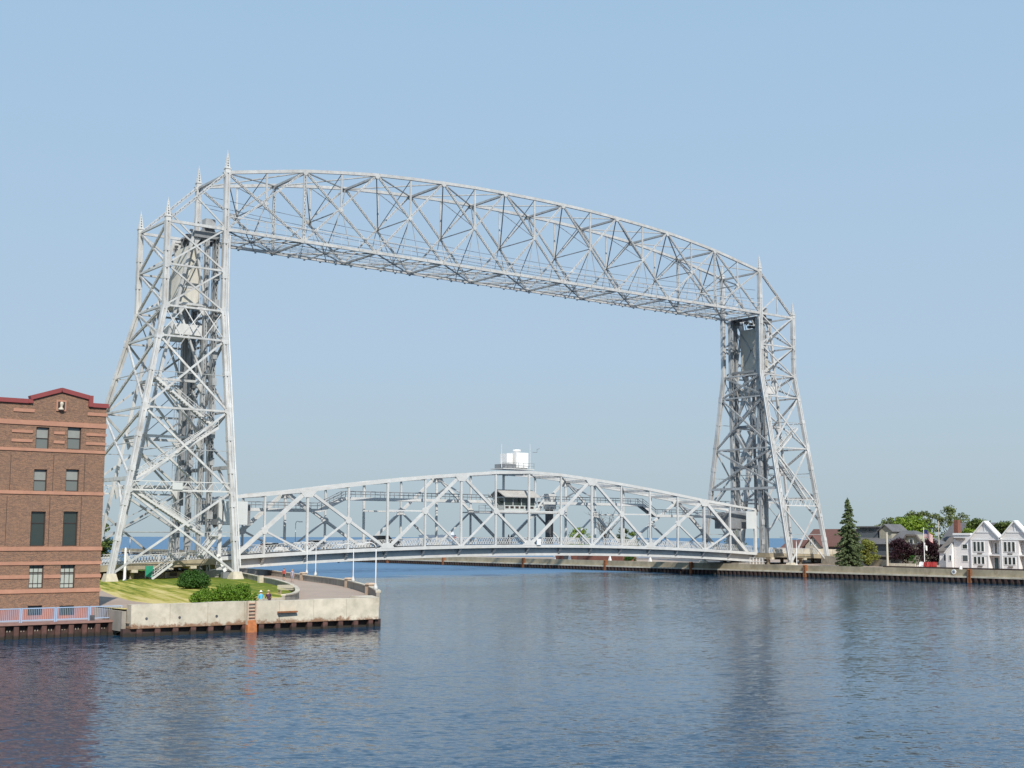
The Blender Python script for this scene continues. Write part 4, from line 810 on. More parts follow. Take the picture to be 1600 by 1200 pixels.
# control cabin
x0, x1, y0, y1, z0 = 55.6, 62.6, 3.0, 6.2, 11.85
cab = MB().box(x0, x1, y0, y1, z0, z0 + 1.15); cab.box(x0 + .05, x1 - .05, y0 + .05, y1 - .05, z0 + 2.45, z0 + 2.7)
for x in (x0, x0 + 1.9, x0 + 3.8, x0 + 5.7, x1 - .14):
    cab.box(x, x + .14, y0, y0 + .14, z0 + 1.15, z0 + 2.45); cab.box(x, x + .14, y1 - .14, y1, z0 + 1.15, z0 + 2.45)
cab = cab.build('control_cabin', mat('cabin_paint', (0.47, 0.50, 0.48), .6, .08, 1), ls)
MB().box(x0 + .15, x1 - .15, y0 + .06, y0 + .09, z0 + 1.15, z0 + 2.45).build('window', 'glass', cab); MB().box(x0 + .15, x1 - .15, y1 - .09, y1 - .06, z0 + 1.15, z0 + 2.45).build('window', 'glass', cab)
for x in (x0 + .05, x1 - .08): MB().box(x, x + .03, y0 + .15, y1 - .15, z0 + 1.15, z0 + 2.45).build('window', 'glass', cab)
for k in range(6): MB().box(x0 + .25 + k * 1.12, x0 + 1.0 + k * 1.12, y0 - .02, y0 - .003, z0 + .6, z0 + 1.0).build('vent', 'frame', cab)
rf = MB()
ridge = [(x0 - .6, 4.6, z0 + 4.1), (x1 + .6, 4.6, z0 + 4.1)]
rf.quadbox([(x0 - .5, y0 - .9, z0 + 2.55), (x0 - .6, 4.59, z0 + 3.8), (x1 + .6, 4.59, z0 + 3.8), (x1 + .5, y0 - .9, z0 + 2.55), (x0 - .5, y0 - .9, z0 + 2.72), (x0 - .6, 4.59, z0 + 3.97), (x1 + .6, 4.59, z0 + 3.97), (x1 + .5, y0 - .9, z0 + 2.72)])
rf.quadbox([(x0 - .6, 4.61, z0 + 3.8), (x0 - .5, y1 + .9, z0 + 2.55), (x1 + .5, y1 + .9, z0 + 2.55), (x1 + .6, 4.61, z0 + 3.8), (x0 - .6, 4.61, z0 + 3.97), (x0 - .5, y1 + .9, z0 + 2.72), (x1 + .5, y1 + .9, z0 + 2.72), (x1 + .6, 4.61, z0 + 3.97)])
rf.build('roof', mat('cabin_roof', (0.42, 0.40, 0.37), .8, .15, 1.5), cab)
for z, xa, xb in ((z0 - .25, x0 - 6, x1 + 5),): MB().box(xa, xb, 2.2, Wd - 2.8, z, z + .2).build('platform', 'steel', ls)
for xa, xb in ((x0 - 6, x0 - .6), (x1 + .6, x1 + 5)):
    b = MB()
    for zz in (.55, 1.05): b.beam((xa, 2.3, z0 + zz), (xb, 2.3, z0 + zz), .06)
    for k in range(5): b.beam((lerp(xa, xb, k / 4), 2.3, z0 - .1), (lerp(xa, xb, k / 4), 2.3, z0 + 1.05), .06)
    b.build('platform_rail', 'grey', ls)
for s_ in (-1, 1):                                   # short stairs beside the cabin
    xa = x0 - .4 if s_ < 0 else x1 + .4; b = MB(); b.beam((xa + s_ * 2.4, 4.0, 14.2), (xa, 4.0, z0), .12, .3, (0, 0, 1)); b.beam((xa + s_ * 2.4, 4.0, 15.2), (xa, 4.0, z0 + 1), .07); b.build('cabin_stair', 'lift', ls)
# roof platform over mid span with its housings
MB().box(54.6, 61.6, 2.0, 5.9, 19.35, 19.5).build('roof_platform', 'lift', ls)
b = MB()
for zz in (.5, 1.0): b.beam((54.6, 2.1, 19.5 + zz), (61.6, 2.1, 19.5 + zz), .05)
for k in range(7): b.beam((54.6 + k * 1.166, 2.1, 19.5), (54.6 + k * 1.166, 2.1, 20.5), .05)
b.build('roof_rail', 'grey', ls)
e = MB().box(58.0, 60.7, 2.6, 5.6, 19.7, 22.4).build('equipment_housing', 'white', ls)
MB().tube([(59.2, 4.1, 22.4), (59.2, 4.1, 22.7)], .45, 12).tube([(59.2, 4.1, 22.7), (59.2, 4.1, 23.0)], .75, 12).build('vent_cap', 'white', e)
MB().box(56.3, 57.6, 3.2, 5.2, 20.4, 22.2).build('equipment_housing', 'white', ls); MB().box(55.4, 57.9, 2.6, 5.6, 19.5, 20.3).build('equipment_base', 'grey', ls)
MB().box(58.0, 60.7, 2.9, 5.3, 19.5, 19.7).build('equipment_base', 'grey', ls)
for x, z in ((55.0, 23.8), (61.4, 24.1)): MB().tube([(x, 3, 19.5), (x, 3, z)], .05, 6, .02).build('antenna', 'white', ls)
b = MB().tube([(62.0, 3, 22.6), (63.0, 3, 22.6), (63.0, 3, 23.2), (63.6, 3, 23.3)], .05, 6); b.build('wind_vane', 'grey', ls)
MB().box(69.3, 70.4, YK - 1.6, YK - .6, BH[9] + .3, 12.6).build('cable_cabinet', 'dark', ls); MB().box(69.0, 71.0, YK - 1.7, YK - .5, 12.6, 15.4).build('cable_cabinet_hood', 'lift', ls)
for px, py in ((529, 876), (436, 878)):
    p = at(px, py, 1, 3.0); MB().tube([(p.x, 3, p.z), (p.x, 3, p.z + .9)], .05, 6).ball((p.x, 3, p.z - .1), .3, .3, .25).build('navigation_lamp', 'white', ls)
MB().box(*(lambda p: (p.x - .45, p.x + .45))(at(842, 851, 1, YF - .4)), YF - .45, YF - .38, BH[9] + .2, BH[9] + 1.3).build('white_board', 'white', ls)

# ------------------------------------------------------------------ approaches
def az(x): return lerp(4.15, 1.9, min(1, max(0, -x / 44.0))) if x < 60 else lerp(4.15, 3.0, min(1, max(0, (x - 120) / 60)))
def approach(xs_, label, wallpart):
    o = thing('approach_span', (xs_[0], Wd / 2, 1.4), label, 'bridge')
    for i in range(len(xs_) - 1):
        a, c_ = xs_[i], xs_[i + 1]; x0, x1 = min(a, c_), max(a, c_); z0, z1 = az(x0), az(x1); ya, yb = -.9, Wd + .9
        MB().quadbox([(x0, ya, z0 - .75), (x0, yb, z0 - .75), (x1, yb, z1 - .75), (x1, ya, z1 - .75), (x0, ya, z0 + .1), (x0, yb, z0 + .1), (x1, yb, z1 + .1), (x1, ya, z1 + .1)]).build('deck_panel', 'conc', o)
        MB().quadbox([(x0, .2, z0 + .104), (x0, Wd - .2, z0 + .104), (x1, Wd - .2, z1 + .104), (x1, .2, z1 + .104), (x0, .2, z0 + .14), (x0, Wd - .2, z0 + .14), (x1, Wd - .2, z1 + .14), (x1, .2, z1 + .14)]).build('road_surface', 'asphalt', o)
        for y in (-.75, Wd + .75):
            p, q = Vector((x0 + .05, y, z0 + .1)), Vector((x1 - .05, y, z1 + .1)); hh = Vector((0, 0, 1.1)); b = MB()
            if wallpart(i): b.beam(p + hh * .5, q + hh * .5, .2, 1.1); b.build('parapet_panel', 'conc_lt', o); continue
            b.beam(p + hh, q + hh, .12, .1); b.beam(p + hh * .1, q + hh * .1, .07); nb = 10
            for k in range(nb):
                u, v = lerp(p, q, k / nb), lerp(p, q, (k + 1) / nb); b.beam(u + hh * .1, v + hh, .06, .03, nY); b.beam(u + hh, v + hh * .1, .06, .02, nY)
            b.beam(p, p + hh, .16); b.build('railing_panel', 'lift', o)
        if i % 2 == 0:
            for y in (0.2, Wd / 2, Wd - .2): MB().box(x0 + .6, x0 + 1.1, y - .25, y + .25, .9, az(x0 + .8) - .74).build('column', 'conc', o)
            MB().box(x0 + .4, x0 + 1.3, -1.1, Wd + 1.1, az(x0 + .8) - 1.15, az(x0 + .8) - .755).build('cross_beam', 'conc_lt', o)
    return o
oL = approach([-.4 - 4.4 * k for k in range(12)], 'concrete approach span with lattice railing behind the tower beside the lawn', lambda i: i >= 4)
oR = approach([120.4 + 5 * k for k in range(9)], 'concrete approach span behind the tower on the far pier', lambda i: i >= 3)
for x0, x1, pr_ in ((-3.2, .9, oL), (113.2, 120.2, oR)):
    MB().box(x0, x1, .9, Wd - .9, 1.0, 2.35).build('abutment', 'conc_dk', pr_)  # dark blocks added so the space under the span ends reads as shade
    for y in (2.2, 5.3, 8.4): MB().box((x0 + x1) / 2 - .5, (x0 + x1) / 2 + .5, y - .5, y + .5, 2.35, 2.62).build('bearing', 'grey', pr_)
# room under the approach, its sign and steps
o = thing('control_building', (-12, 4, 1.4), 'low grey block building tucked under the approach span', 'building')
MB().box(-15.5, -3.0, 2.2, 8.6, 1.2, 2.3).build('wall', 'conc', o); MB().box(-6.2, -5.1, 2.14, 2.2, 1.7, 2.2).build('window', 'frame', o); MB().box(-9.2, -8.2, 2.14, 2.2, 1.3, 2.25).build('door', 'dark', o)
MB().box(-6.9, -6.75, 2.05, 2.19, 1.3, 2.28).build('downpipe', 'lift', o)
o = thing('notice_board', (-13.0, -2.2, 1.4), 'green notice board standing under the approach span', 'sign')
p = at(233, 900, 1, -2.2); MB().box(p.x - .55, p.x + .55, -2.24, -2.16, 1.75, 3.3).build('board', 'green_sign', o)
for k in (-.5, .5): MB().box(p.x + k - .05, p.x + k + .05, -2.15, -2.05, 1.3, 3.35).build('post', 'grey', o)
o = thing('access_stairs', (-9, -1.6, 1.4), 'open metal stairs with handrails from the lawn up to the approach span', 'stairs')
p0 = at(235, 908, 1, -1.8); p1 = at(267, 881, 1, -1.8); p0.z = 1.45; b = MB()
for k in (-.5, .5):
    v = Vector((0, k, 0)); h_ = Vector((0, 0, 1.0)); b = MB(); b.beam(p0 + v, p1 + v, .1, .3, (0, 0, 1)).build('stringer', 'lift', o)
    b = MB().beam(p0 + v + h_, p1 + v + h_, .07); b.beam(p0 + v + h_ * .5, p1 + v + h_ * .5, .05)
    for i in range(5): e = lerp(p0, p1, i / 4) + v; b.beam(e, e + h_, .06)
    b.build('handrail', 'lift', o)
for i in range(10): e = lerp(p0, p1, (i + .5) / 10); MB().box(e.x - .15, e.x + .15, e.y - .46, e.y + .46, e.z, e.z + .04).build('tread', 'steel_b', o)
p = at(195, 895, 1, -4.0)
o = thing('marker_post', (p.x, -4, 1.4), 'slim white post standing in front of the approach span', 'post')
MB().tube([(p.x, -4, 1.35), (p.x, -4, 1.6), (p.x, -4, 5.6), (p.x, -4, 5.9)], [.3, .2, .16, .08], 10).build('shaft', 'white', o)
MB().box(p.x - .34, p.x + .34, -4.34, -3.66, 1.25, 1.4).build('plinth', 'conc_lt', o)
# red wheel-like and pipe gear by the tower foot
p = at(333, 896, 1, -5.0); o = thing('gate_arm', (p.x, -5, 1.4), 'white road gate arm folded up beside the plumb tower leg', 'gate')
q0, q1 = at(352, 893, 1, -3.5), at(340, 866, 1, -3.5); MB().beam(q0, q1, .5, .12, nY).build('arm', 'white', o); MB().box(q0.x - .5, q0.x + .5, -3.9, -3.1, 1.3, 2.3).build('base', 'grey', o)
for k in range(3): e = lerp(q0, q1, .2 + k * .28); MB().beam(e + Vector((-.02, -.075, 0)), lerp(q0, q1, .3 + k * .28) + Vector((-.02, -.075, 0)), .46, .03, nY).build('stripe', 'red' if False else 'grey', o)

# ------------------------------------------------------------------ far pier
XF = 110.6
poly('far_shore', [(XF + .6, -400), (XF + .6, 60), (XF + .6, 330), (XF + 9, 330), (XF + 9, 120), (XF + 30, 95), (XF + 60, 60), (900, 60), (900, -400)], 1.95, 'path')
fp = thing('far_pier_wall', (XF, 0, 0), 'long weathered concrete pier wall across the canal with rusty orange ladders', 'wall')
yv = -260.0; k = 0
while yv < 330:
    ln = 9.4; y0, y1 = yv + .012, yv + ln - .012; j = random.uniform(-.02, .02)
    MB().box(XF + .45, XF + 1.2, y0, y1, 1.15, 2.22 + j).build('wall_panel', 'conc', fp)
    MB().box(XF + .02, XF + 1.2, y0, y1, .86, 1.146 + j * .5).build('ledge', 'conc_lt', fp); yv += ln; k += 1
b = MB(); yv = -260.0
while yv < 330:
    b.box(XF + .02, XF + .4, yv, yv + .42, -1.5, .855); b.box(XF + .28, XF + .5, yv + .42, yv + 1.1, -1.5, .85); yv += 1.1
tag(b.build('sheet_piling', 'pile_dk', fp), kind='stuff')
for px, py in ((605, 877), (692, 882), (817, 889), (945, 886), (1079, 893), (1257, 894), (1514, 900)):
    p = at(px, py, 0, XF); b = MB()
    b.box(XF - .08, XF + .44, p.y - .32, p.y - .22, .05, 2.35); b.box(XF - .08, XF + .44, p.y + .22, p.y + .32, .05, 2.35)
    ld = b.build('ladder', 'rust', fp)
    MB().box(XF - .02, XF + .43, p.y - .22, p.y + .22, .02, 2.2).build('backing_plate', 'rust', ld)
    for i in range(6): MB().box(XF - .07, XF - .025, p.y - .22, p.y + .22, .4 + i * .33, .48 + i * .33).build('rung', 'rust', ld)
p = at(1490.5, 893.5, 0, XF + .4); o = thing('round_sign', (XF + .4, p.y, 1.2), 'small round white sign fixed to the far pier wall', 'sign')
MB().tube([(XF + .30, p.y, p.z), (XF + .445, p.y, p.z)], .42, 16).build('disc', 'white', o); MB().tube([(XF + .28, p.y, p.z), (XF + .299, p.y, p.z)], .25, 12).build('emblem', 'grey', o)
p = at(1501, 887, 0, XF + .8); o = thing('white_bollard', (XF + .8, p.y, 2.2), 'small white bollard on top of the far pier wall', 'bollard')
MB().tube([(XF + .8, p.y, 2.21), (XF + .8, p.y, 2.5), (XF + .8, p.y, 2.75)], [.28, .25, .12], 10).build('body', 'white', o)
MB().tube([(XF + .8, p.y, 2.2), (XF + .8, p.y, 2.24)], .36, 10).build('flange', 'conc_lt', o)

# ------------------------------------------------------------------ houses on the far shore
def gable_house(name, x0, x1, y0, y1, zb, ze, zr, wallm, roofm, label, axis='x', over=.35):
    """ridge along the given axis"""
    o = thing(name, ((x0 + x1) / 2, (y0 + y1) / 2, zb), label, 'house')
    if axis == 'x':
        ym = (y0 + y1) / 2; MB().prism([(x0, y0, zb), (x0, y0, ze), (x0, ym, zr), (x0, y1, ze), (x0, y1, zb)], (x1 - x0, 0, 0)).build('wall', wallm, o)
        sl = (zr - ze) / (ym - y0)
        for e in (-1, 1):
            yo = (y0 if e < 0 else y1) + e * over; zo = ze - sl * over
            MB().quadbox([(x0 - over, yo, zo + .03), (x0 - over, ym, zr + .03), (x1 + over, ym, zr + .03), (x1 + over, yo, zo + .03), (x0 - over, yo, zo + .22), (x0 - over, ym, zr + .22), (x1 + over, ym, zr + .22), (x1 + over, yo, zo + .22)]).build('roof', roofm, o)
    else:
        xm = (x0 + x1) / 2; MB().prism([(x0, y0, zb), (x0, y0, ze) if False else (x0, y0, ze), (xm, y0, zr), (x1, y0, ze), (x1, y0, zb)], (0, y1 - y0, 0)).build('wall', wallm, o)
        sl = (zr - ze) / (xm - x0)
        for e in (-1, 1):
            xo = (x0 if e < 0 else x1) + e * over; zo = ze - sl * over
            MB().quadbox([(xo, y0 - over, zo + .03), (xm, y0 - over, zr + .03), (xm, y1 + over, zr + .03), (xo, y1 + over, zo + .03), (xo, y0 - over, zo + .22), (xm, y0 - over, zr + .22), (xm, y1 + over, zr + .22), (xo, y1 + over, zo + .22)]).build('roof', roofm, o)
    return o
def win_x(o, X_, y0, y1, z0, z1, fm='white', pm='glass', t=.09):
    """window on a wall that faces -x"""
    b = MB(); b.box(X_ - .07, X_ + .05, y0, y0 + t, z0, z1); b.box(X_ - .07, X_ + .05, y1 - t, y1, z0, z1); b.box(X_ - .07, X_ + .05, y0 + t, y1 - t, z0, z0 + t); b.box(X_ - .07, X_ + .05, y0 + t, y1 - t, z1 - t, z1)
    f = b.build('window', fm, o); MB().box(X_ - .035, X_ - .02, y0 + t, y1 - t, z0 + t, z1 - t).build('pane', pm, f); return f

# white hotel with two gabled wings
XH = 124.0
def H(px, py): p = at(px, py, 0, XH); return p.y, p.z
ho = thing('hotel', (XH + 5, -52, 2.0), 'white two storey hotel with steep front gables by the far pier', 'hotel')
for gi, (pl_, pr, pk) in enumerate(((1517.5, 1564, 1541), (1565, 1611, 1588.5), (1612, 1658, 1635))):
    ya = H(pr, 870)[0]; yb = H(pl_, 870)[0]; ym = (ya + yb) / 2; zb = 1.95; ze = H(1541, 841)[1]; zp = H(1541, 815.5)[1]; yr = lerp(yb, ya, .60)
    w_ = MB().prism([(XH, yr, zb), (XH, yr, ze), (XH, yb, ze), (XH, yb, zb)], (7, 0, 0)); w_.box(XH + 1.3, XH + 7, ya, yr, zb, ze)
    w_.prism([(XH, ya, ze + .003), (XH, ym, zp), (XH, yb, ze + .003)], (.8, 0, 0)); w_.build('wall', 'siding_w', ho)
    b = MB()
    for y0, z0, y1, z1 in ((ya - .25, ze - .2, ym, zp + .12), (yb + .25, ze - .2, ym, zp + .12)): b.beam((XH - .1, y0, z0), (XH - .1, y1, z1), .22, .45, (1, 0, 0))
    b.build('barge_board', 'white', ho)
    b = MB(); zc = lerp(ze, zp, .38); b.box(XH - .08, XH - .01, ya + 1.15, yb - 1.15, zc - .12, zc + .12); b.box(XH - .09, XH - .012, ym - .14, ym + .14, zc + .12, zp - .3); b.build('gable_trim', 'white', ho)
    zm = lerp(zb, ze, .47)
    b = MB(); b.box(XH - .07, XH - .008, ya, yb, ze - .32, ze - .02); b.box(XH - .07, XH - .008, yr, yb, zm - .18, zm + .18); b.box(XH - .08, XH - .009, yb - .22, yb, zb, ze - .33); b.box(XH - .08, XH - .009, yr, yr + .2, zb, zm - .19); b.build('trim', 'white', ho)
    MB().box(XH + .05, XH + 1.29, ya + .15, yr - .05, zm - .15, zm + .08).build('balcony', 'siding_w', ho); MB().box(XH + .02, XH + .2, ya, ya + .2, zb, ze - .33).build('porch_post', 'white', ho)
    for z0, z1 in ((zm + .5, ze - .55), (zb + .85, zm - .3)):
        for i in range(3):
            y1_ = yb - .45 - i * .78; win_x(ho, XH, y1_ - .7, y1_, z0, z1)
        MB().box(XH - .12, XH - .01, lerp(yb, yr, .5) - .45, lerp(yb, yr, .5) + .45, z0 - .42, z0 - .2).build('air_conditioner', 'roof_tan', ho)
    win_x(ho, XH + 1.3, yr - .95, yr - .35, zm + .15, ze - .75, 'white', 'glass'); d_ = MB().box(XH + 1.24, XH + 1.295, yr - 1.0, yr - .3, zb + .05, zm - .5).build('door', mat('teal_door', (.04, .09, .10), .5, .1, 2), ho)
    MB().box(XH + 1.2, XH + 1.24, yr - .42, yr - .36, zb + .9, zb + 1.05).build('handle', 'grey', d_)
    MB().box(XH + .85, XH + 7.2, ya + .05, yb - .05, ze + .004, ze + .25).build('flat_roof', 'roof_tan', ho)
    for e in (-1, 1):
        yo = ya - .3 if e < 0 else yb + .3; zo = ze - .3
        MB().quadbox([(XH - .05, yo, zo), (XH - .05, ym, zp + .02), (XH + 1.1, ym, zp + .02), (XH + 1.1, yo, zo), (XH - .05, yo, zo + .2), (XH - .05, ym, zp + .22), (XH + 1.1, ym, zp + .22), (XH + 1.1, yo, zo + .2)]).build('roof', 'white', ho)
# entrance wing: flat topped block, lean-to and side wing
ya, yb = H(1517, 870)[0], H(1490, 870)[0]; zt_ = H(1500, 836)[1]
MB().box(XH + .25, XH + 7, ya + .01, yb, 1.95, zt_).build('wall', 'siding_w', ho); MB().box(XH + .1, XH + 7, ya + .02, yb + .1, zt_, zt_ + .35).build('parapet', 'white', ho)
a = H(1502, 850); c_ = H(1511, 858); win_x(ho, XH + .25, c_[0], a[0], c_[1], a[1], 'white', 'glass'); a = H(1502, 867); c_ = H(1512, 878); win_x(ho, XH + .25, c_[0], a[0], c_[1], a[1], 'white', 'glass_g')
MB().box(XH - .4, XH + .24, H(1507, 843)[0], H(1491, 843)[0], zt_ - .75, zt_ - .5).build('canopy', 'roof_tan', ho)
b_ = yb; yc_ = H(1465, 870)[0]; zl = H(1470, 862)[1]; zu = H(1470, 841)[1]
MB().box(XH + .6, XH + 6, yb + .01, yc_, 1.95, zl).build('wall', 'siding_w', ho)
MB().quadbox([(XH + .3, yb + .02, zl - .1), (XH + 4.2, yb + .02, zu), (XH + 4.2, yc_ + .2, zu), (XH + .3, yc_ + .2, zl - .1), (XH + .3, yb + .02, zl + .1), (XH + 4.2, yb + .02, zu + .2), (XH + 4.2, yc_ + .2, zu + .2), (XH + .3, yc_ + .2, zl + .1)]).build('roof', 'roof_tan', ho)
a = H(1471, 866); c_ = H(1478, 877); win_x(ho, XH + .6, c_[0], a[0], c_[1], a[1], 'white', 'glass_g')
a = H(1479, 862); c_ = H(1491, 886); MB().prism([(XH - .3, a[0], 1.95), (XH - .3, a[0], a[1] - .2), (XH - .3, yb + .1, a[1] + 1.35), (XH - .3, yb + .1, 1.95)], (.85, 0, 0)).build('porch', 'siding_w', ho)
MB().beam((XH - .36, a[0] + .2, a[1] - .3), (XH - .36, yb, a[1] + 1.42), .16, .3, (1, 0, 0)).build('barge_board', 'white', ho)
a = H(1484, 867); c_ = H(1489, 877); win_x(ho, XH - .3, c_[0], a[0], c_[1], a[1], 'white', 'glass_g')

# brown roofed house behind the tower
XQ = 150.0
def Q(px, py, X_=XQ): p = at(px, py, 0, X_); return p.y, p.z
a = Q(1253, 828); c_ = Q(1338, 828)
o = gable_house('brown_roof_house', XQ, XQ + 9, c_[0], a[0], 1.95, Q(1290, 853)[1], a[1], 'siding_g', 'roof_brown', 'house with a brown shingle roof behind the far tower', axis='y')
a, c_ = Q(1258, 843, 147.5), Q(1283, 843, 147.5); ym = (a[0] + c_[0]) / 2; zr = Q(1270, 838, 147.5)[1]; ze = Q(1270, 853, 147.5)[1]
MB().prism([(147.5, c_[0], 1.95), (147.5, c_[0], ze), (147.5, ym, zr), (147.5, a[0], ze), (147.5, a[0], 1.95)], (4, 0, 0)).build('front_gable', 'siding_c', o)
for e in (-1, 1):
    yo = c_[0] - .3 if e < 0 else a[0] + .3
    MB().quadbox([(147.2, yo, ze - .3), (147.2, ym, zr + .03), (151.5, ym, zr + .03), (151.5, yo, ze - .3), (147.2, yo, ze - .1), (147.2, ym, zr + .22), (151.5, ym, zr + .22), (151.5, yo, ze - .1)]).build('roof', 'roof_brown', o)
for k in (-.8, .4): win_x(o, 147.5, ym + k, ym + k + .6, ze + .2, ze + 1.5, 'white', 'glass_g')
for k in range(4): y = c_[0] - 1.5 - k * 2.2; win_x(o, XQ, y - 1.2, y, 3.0, 4.3, 'white', 'glass')
MB().box(XQ - 2.6, XQ, a[0] - 14, c_[0] - .6, 1.95, 2.9).build('porch_wall', 'siding_c', o)
p = Q(1240, 870, 165); q = Q(1265, 850, 165)
o = gable_house('small_brown_house', 165, 172, q[0], p[0] + 4, 1.95, 4.6, Q(1250, 845, 165)[1], 'siding_c', 'roof_brown', 'low house with a brown roof seen through the far tower legs', axis='y')
win_x(o, 165, p[0] - 2, p[0] - .8, 2.6, 4.0)

# big grey house with hipped roof and dormer
XG = 142.0
a, c_ = Q(1336, 880, XG), Q(1440, 880, XG); ze = Q(1360, 848, XG)[1]; zr = Q(1380, 829, XG)[1]
o = thing('grey_house', (XG + 5, (a[0] + c_[0]) / 2, 1.95), 'large blue-grey house with grey shingle roof and dormer between the spruce and plum trees', 'house')
MB().box(XG, XG + 9, c_[0], a[0], 1.95, ze).build('wall', 'siding_g', o)
MB().quadbox([(XG - .7, c_[0] - .6, ze - .25), (XG - .7, a[0] + .6, ze - .25), (XG + 9.7, a[0] + .6, ze - .25), (XG + 9.7, c_[0] - .6, ze - .25), (XG + 4, c_[0] + 4.5, zr), (XG + 4, a[0] - 1, zr), (XG + 5, a[0] - 1, zr), (XG + 5, c_[0] + 4.5, zr)]).build('roof', 'roof_grey', o)
g0, g1 = Q(1411, 848, XG - .4), Q(1441, 848, XG - .4); gy = (g0[0] + g1[0]) / 2; gz_ = Q(1425, 835, XG - .4)[1]; zl = Q(1425, 851, XG - .4)[1]
MB().prism([(XG - .4, g1[0], 1.95), (XG - .4, g1[0], zl), (XG - .4, g1[0] + 1.2, gz_ - .3), (XG - .4, gy, gz_), (XG - .4, g0[0] - 1.0, gz_ - .25), (XG - .4, g0[0], zl), (XG - .4, g0[0], 1.95)], (5, 0, 0)).build('front_gable', mat('olive_shingle', (.30, .29, .22), .85, .15, 2), o)
b = MB()
for y0, z0, y1, z1 in ((g1[0] - .4, zl - .2, g1[0] + 1.2, gz_ - .2), (g1[0] + 1.2, gz_ - .2, g0[0] - 1.0, gz_ - .12), (g0[0] - 1.0, gz_ - .12, g0[0] + .4, zl - .2)): b.beam((XG - .6, y0, z0), (XG - .6, y1, z1), .35, .4, (1, 0, 0))
b.build('barge_board', 'roof_tan', o)
win_x(o, XG - .4, gy - .2, gy + .8, zl - .3, gz_ - .9, 'white', 'glass'); win_x(o, XG - .4, gy - 2.0, gy - 1.2, zl - .2, gz_ - 1.5, 'white', 'glass_g')
d0, d1 = Q(1340, 832, XG + 1.5), Q(1372, 832, XG + 1.5); zd = Q(1350, 824, XG + 1.5)[1]
MB().box(XG + 1.5, XG + 6, d1[0], d0[0], ze, zd).build('dormer', 'siding_g', o); MB().box(XG + 1.0, XG + 6.4, d1[0] - .4, d0[0] + .4, zd, zd + .25).build('dormer_roof', 'roof_grey', o)
e0, e1 = Q(1374, 830, XG + 1.2), Q(1393, 830, XG + 1.2); em = (e0[0] + e1[0]) / 2; zp = Q(1384, 820.5, XG + 1.2)[1]
MB().prism([(XG + 1.2, e1[0], ze), (XG + 1.2, e1[0], zp - 1.1), (XG + 1.2, em, zp), (XG + 1.2, e0[0], zp - 1.1), (XG + 1.2, e0[0], ze)], (5, 0, 0)).build('dormer', mat('tan_shingle', (.36, .34, .27), .85, .15, 2), o)
for s_ in (-1, 1):
    yo = e1[0] - .4 if s_ < 0 else e0[0] + .4
    MB().quadbox([(XG + .8, yo, zp - 1.4), (XG + .8, em, zp + .03), (XG + 6.4, em, zp + .03), (XG + 6.4, yo, zp - 1.4), (XG + .8, yo, zp - 1.2), (XG + .8, em, zp + .22), (XG + 6.4, em, zp + .22), (XG + 6.4, yo, zp - 1.2)]).build('dormer_roof', 'roof_grey', o)
for k in range(3): win_x(o, XG + 1.5, d0[0] - .8 - k * 1.6, d0[0] + .3 - k * 1.6, zd - 1.0, zd - .3, 'siding_g', 'glass')
MB().box(XG - 2.2, XG, g0[0] + .2, a[0] - 3, 3.6, 3.8).build('porch_roof', 'roof_tan', o)
win_x(o, XG, a[0] - 6.2, a[0] - 5.2, 2.2, 3.5, 'white', 'glass_g')
# steep grey roof with brick chimney behind the hotel
a = Q(1466, 830, 160); c_ = Q(1535, 818, 160)
o = gable_house('steep_roof_house', 160, 169, c_[0], a[0] - 1, 1.95, 7.0, Q(1520, 818, 160)[1], 'siding_g', 'roof_grey', 'house with a steep dark roof and brick chimney behind the hotel', axis='y')
p = Q(1493, 812.5, 158); MB().box(158, 159, p[0] - .5, p[0] + .5, 5, p[1]).build('chimney', 'brickred', o)
win_x(o, 160, a[0] - 4, a[0] - 2.8, 4, 5.4)
# low white ramp wall and garden wall on the shore
o = thing('ramp_wall', (128, -14, 1.95), 'long cream concrete ramp wall beside the spruce', 'wall')
for (xa, xb), (ta, tb_) in (((1283, 1330), (868, 871)), ((1331, 1390), (871, 875.5))):
    p, q = at(xa, ta, 0, 131), at(xb, tb_, 0, 127); MB().quadbox([(131, p.y, 1.9), (131.4, p.y, 1.9), (127.4, q.y, 1.9), (127, q.y, 1.9), (131, p.y, p.z), (131.4, p.y, p.z), (127.4, q.y, q.z), (127, q.y, q.z)]).build('wall_panel', 'conc_lt', o)
o = thing('garden_wall', (121, -30, 1.95), 'low cream garden wall in front of the plum tree', 'wall')
for i in range(3): p, q = at(1384 + i * 15.4, 880, 0, 121), at(1384 + (i + 1) * 15.4 - .4, 880, 0, 121); MB().box(121, 121.3, q.y, p.y, 1.95, 2.75).build('wall_panel', 'conc_lt', o)
p, q = at(1380, 885, 0, 114.5), at(1660, 885, 0, 114.5)
o = thing('timber_edging', (114.5, (p.y + q.y) / 2, 1.95), 'dark timber edging running along the top of the far pier', 'edging'); n_ = 12
for i in range(n_): MB().box(114.4, 114.65, lerp(p.y, q.y, i / n_) - 0, lerp(p.y, q.y, (i + 1) / n_) + .02, 1.95, 2.42).build('timber', 'frame', o)
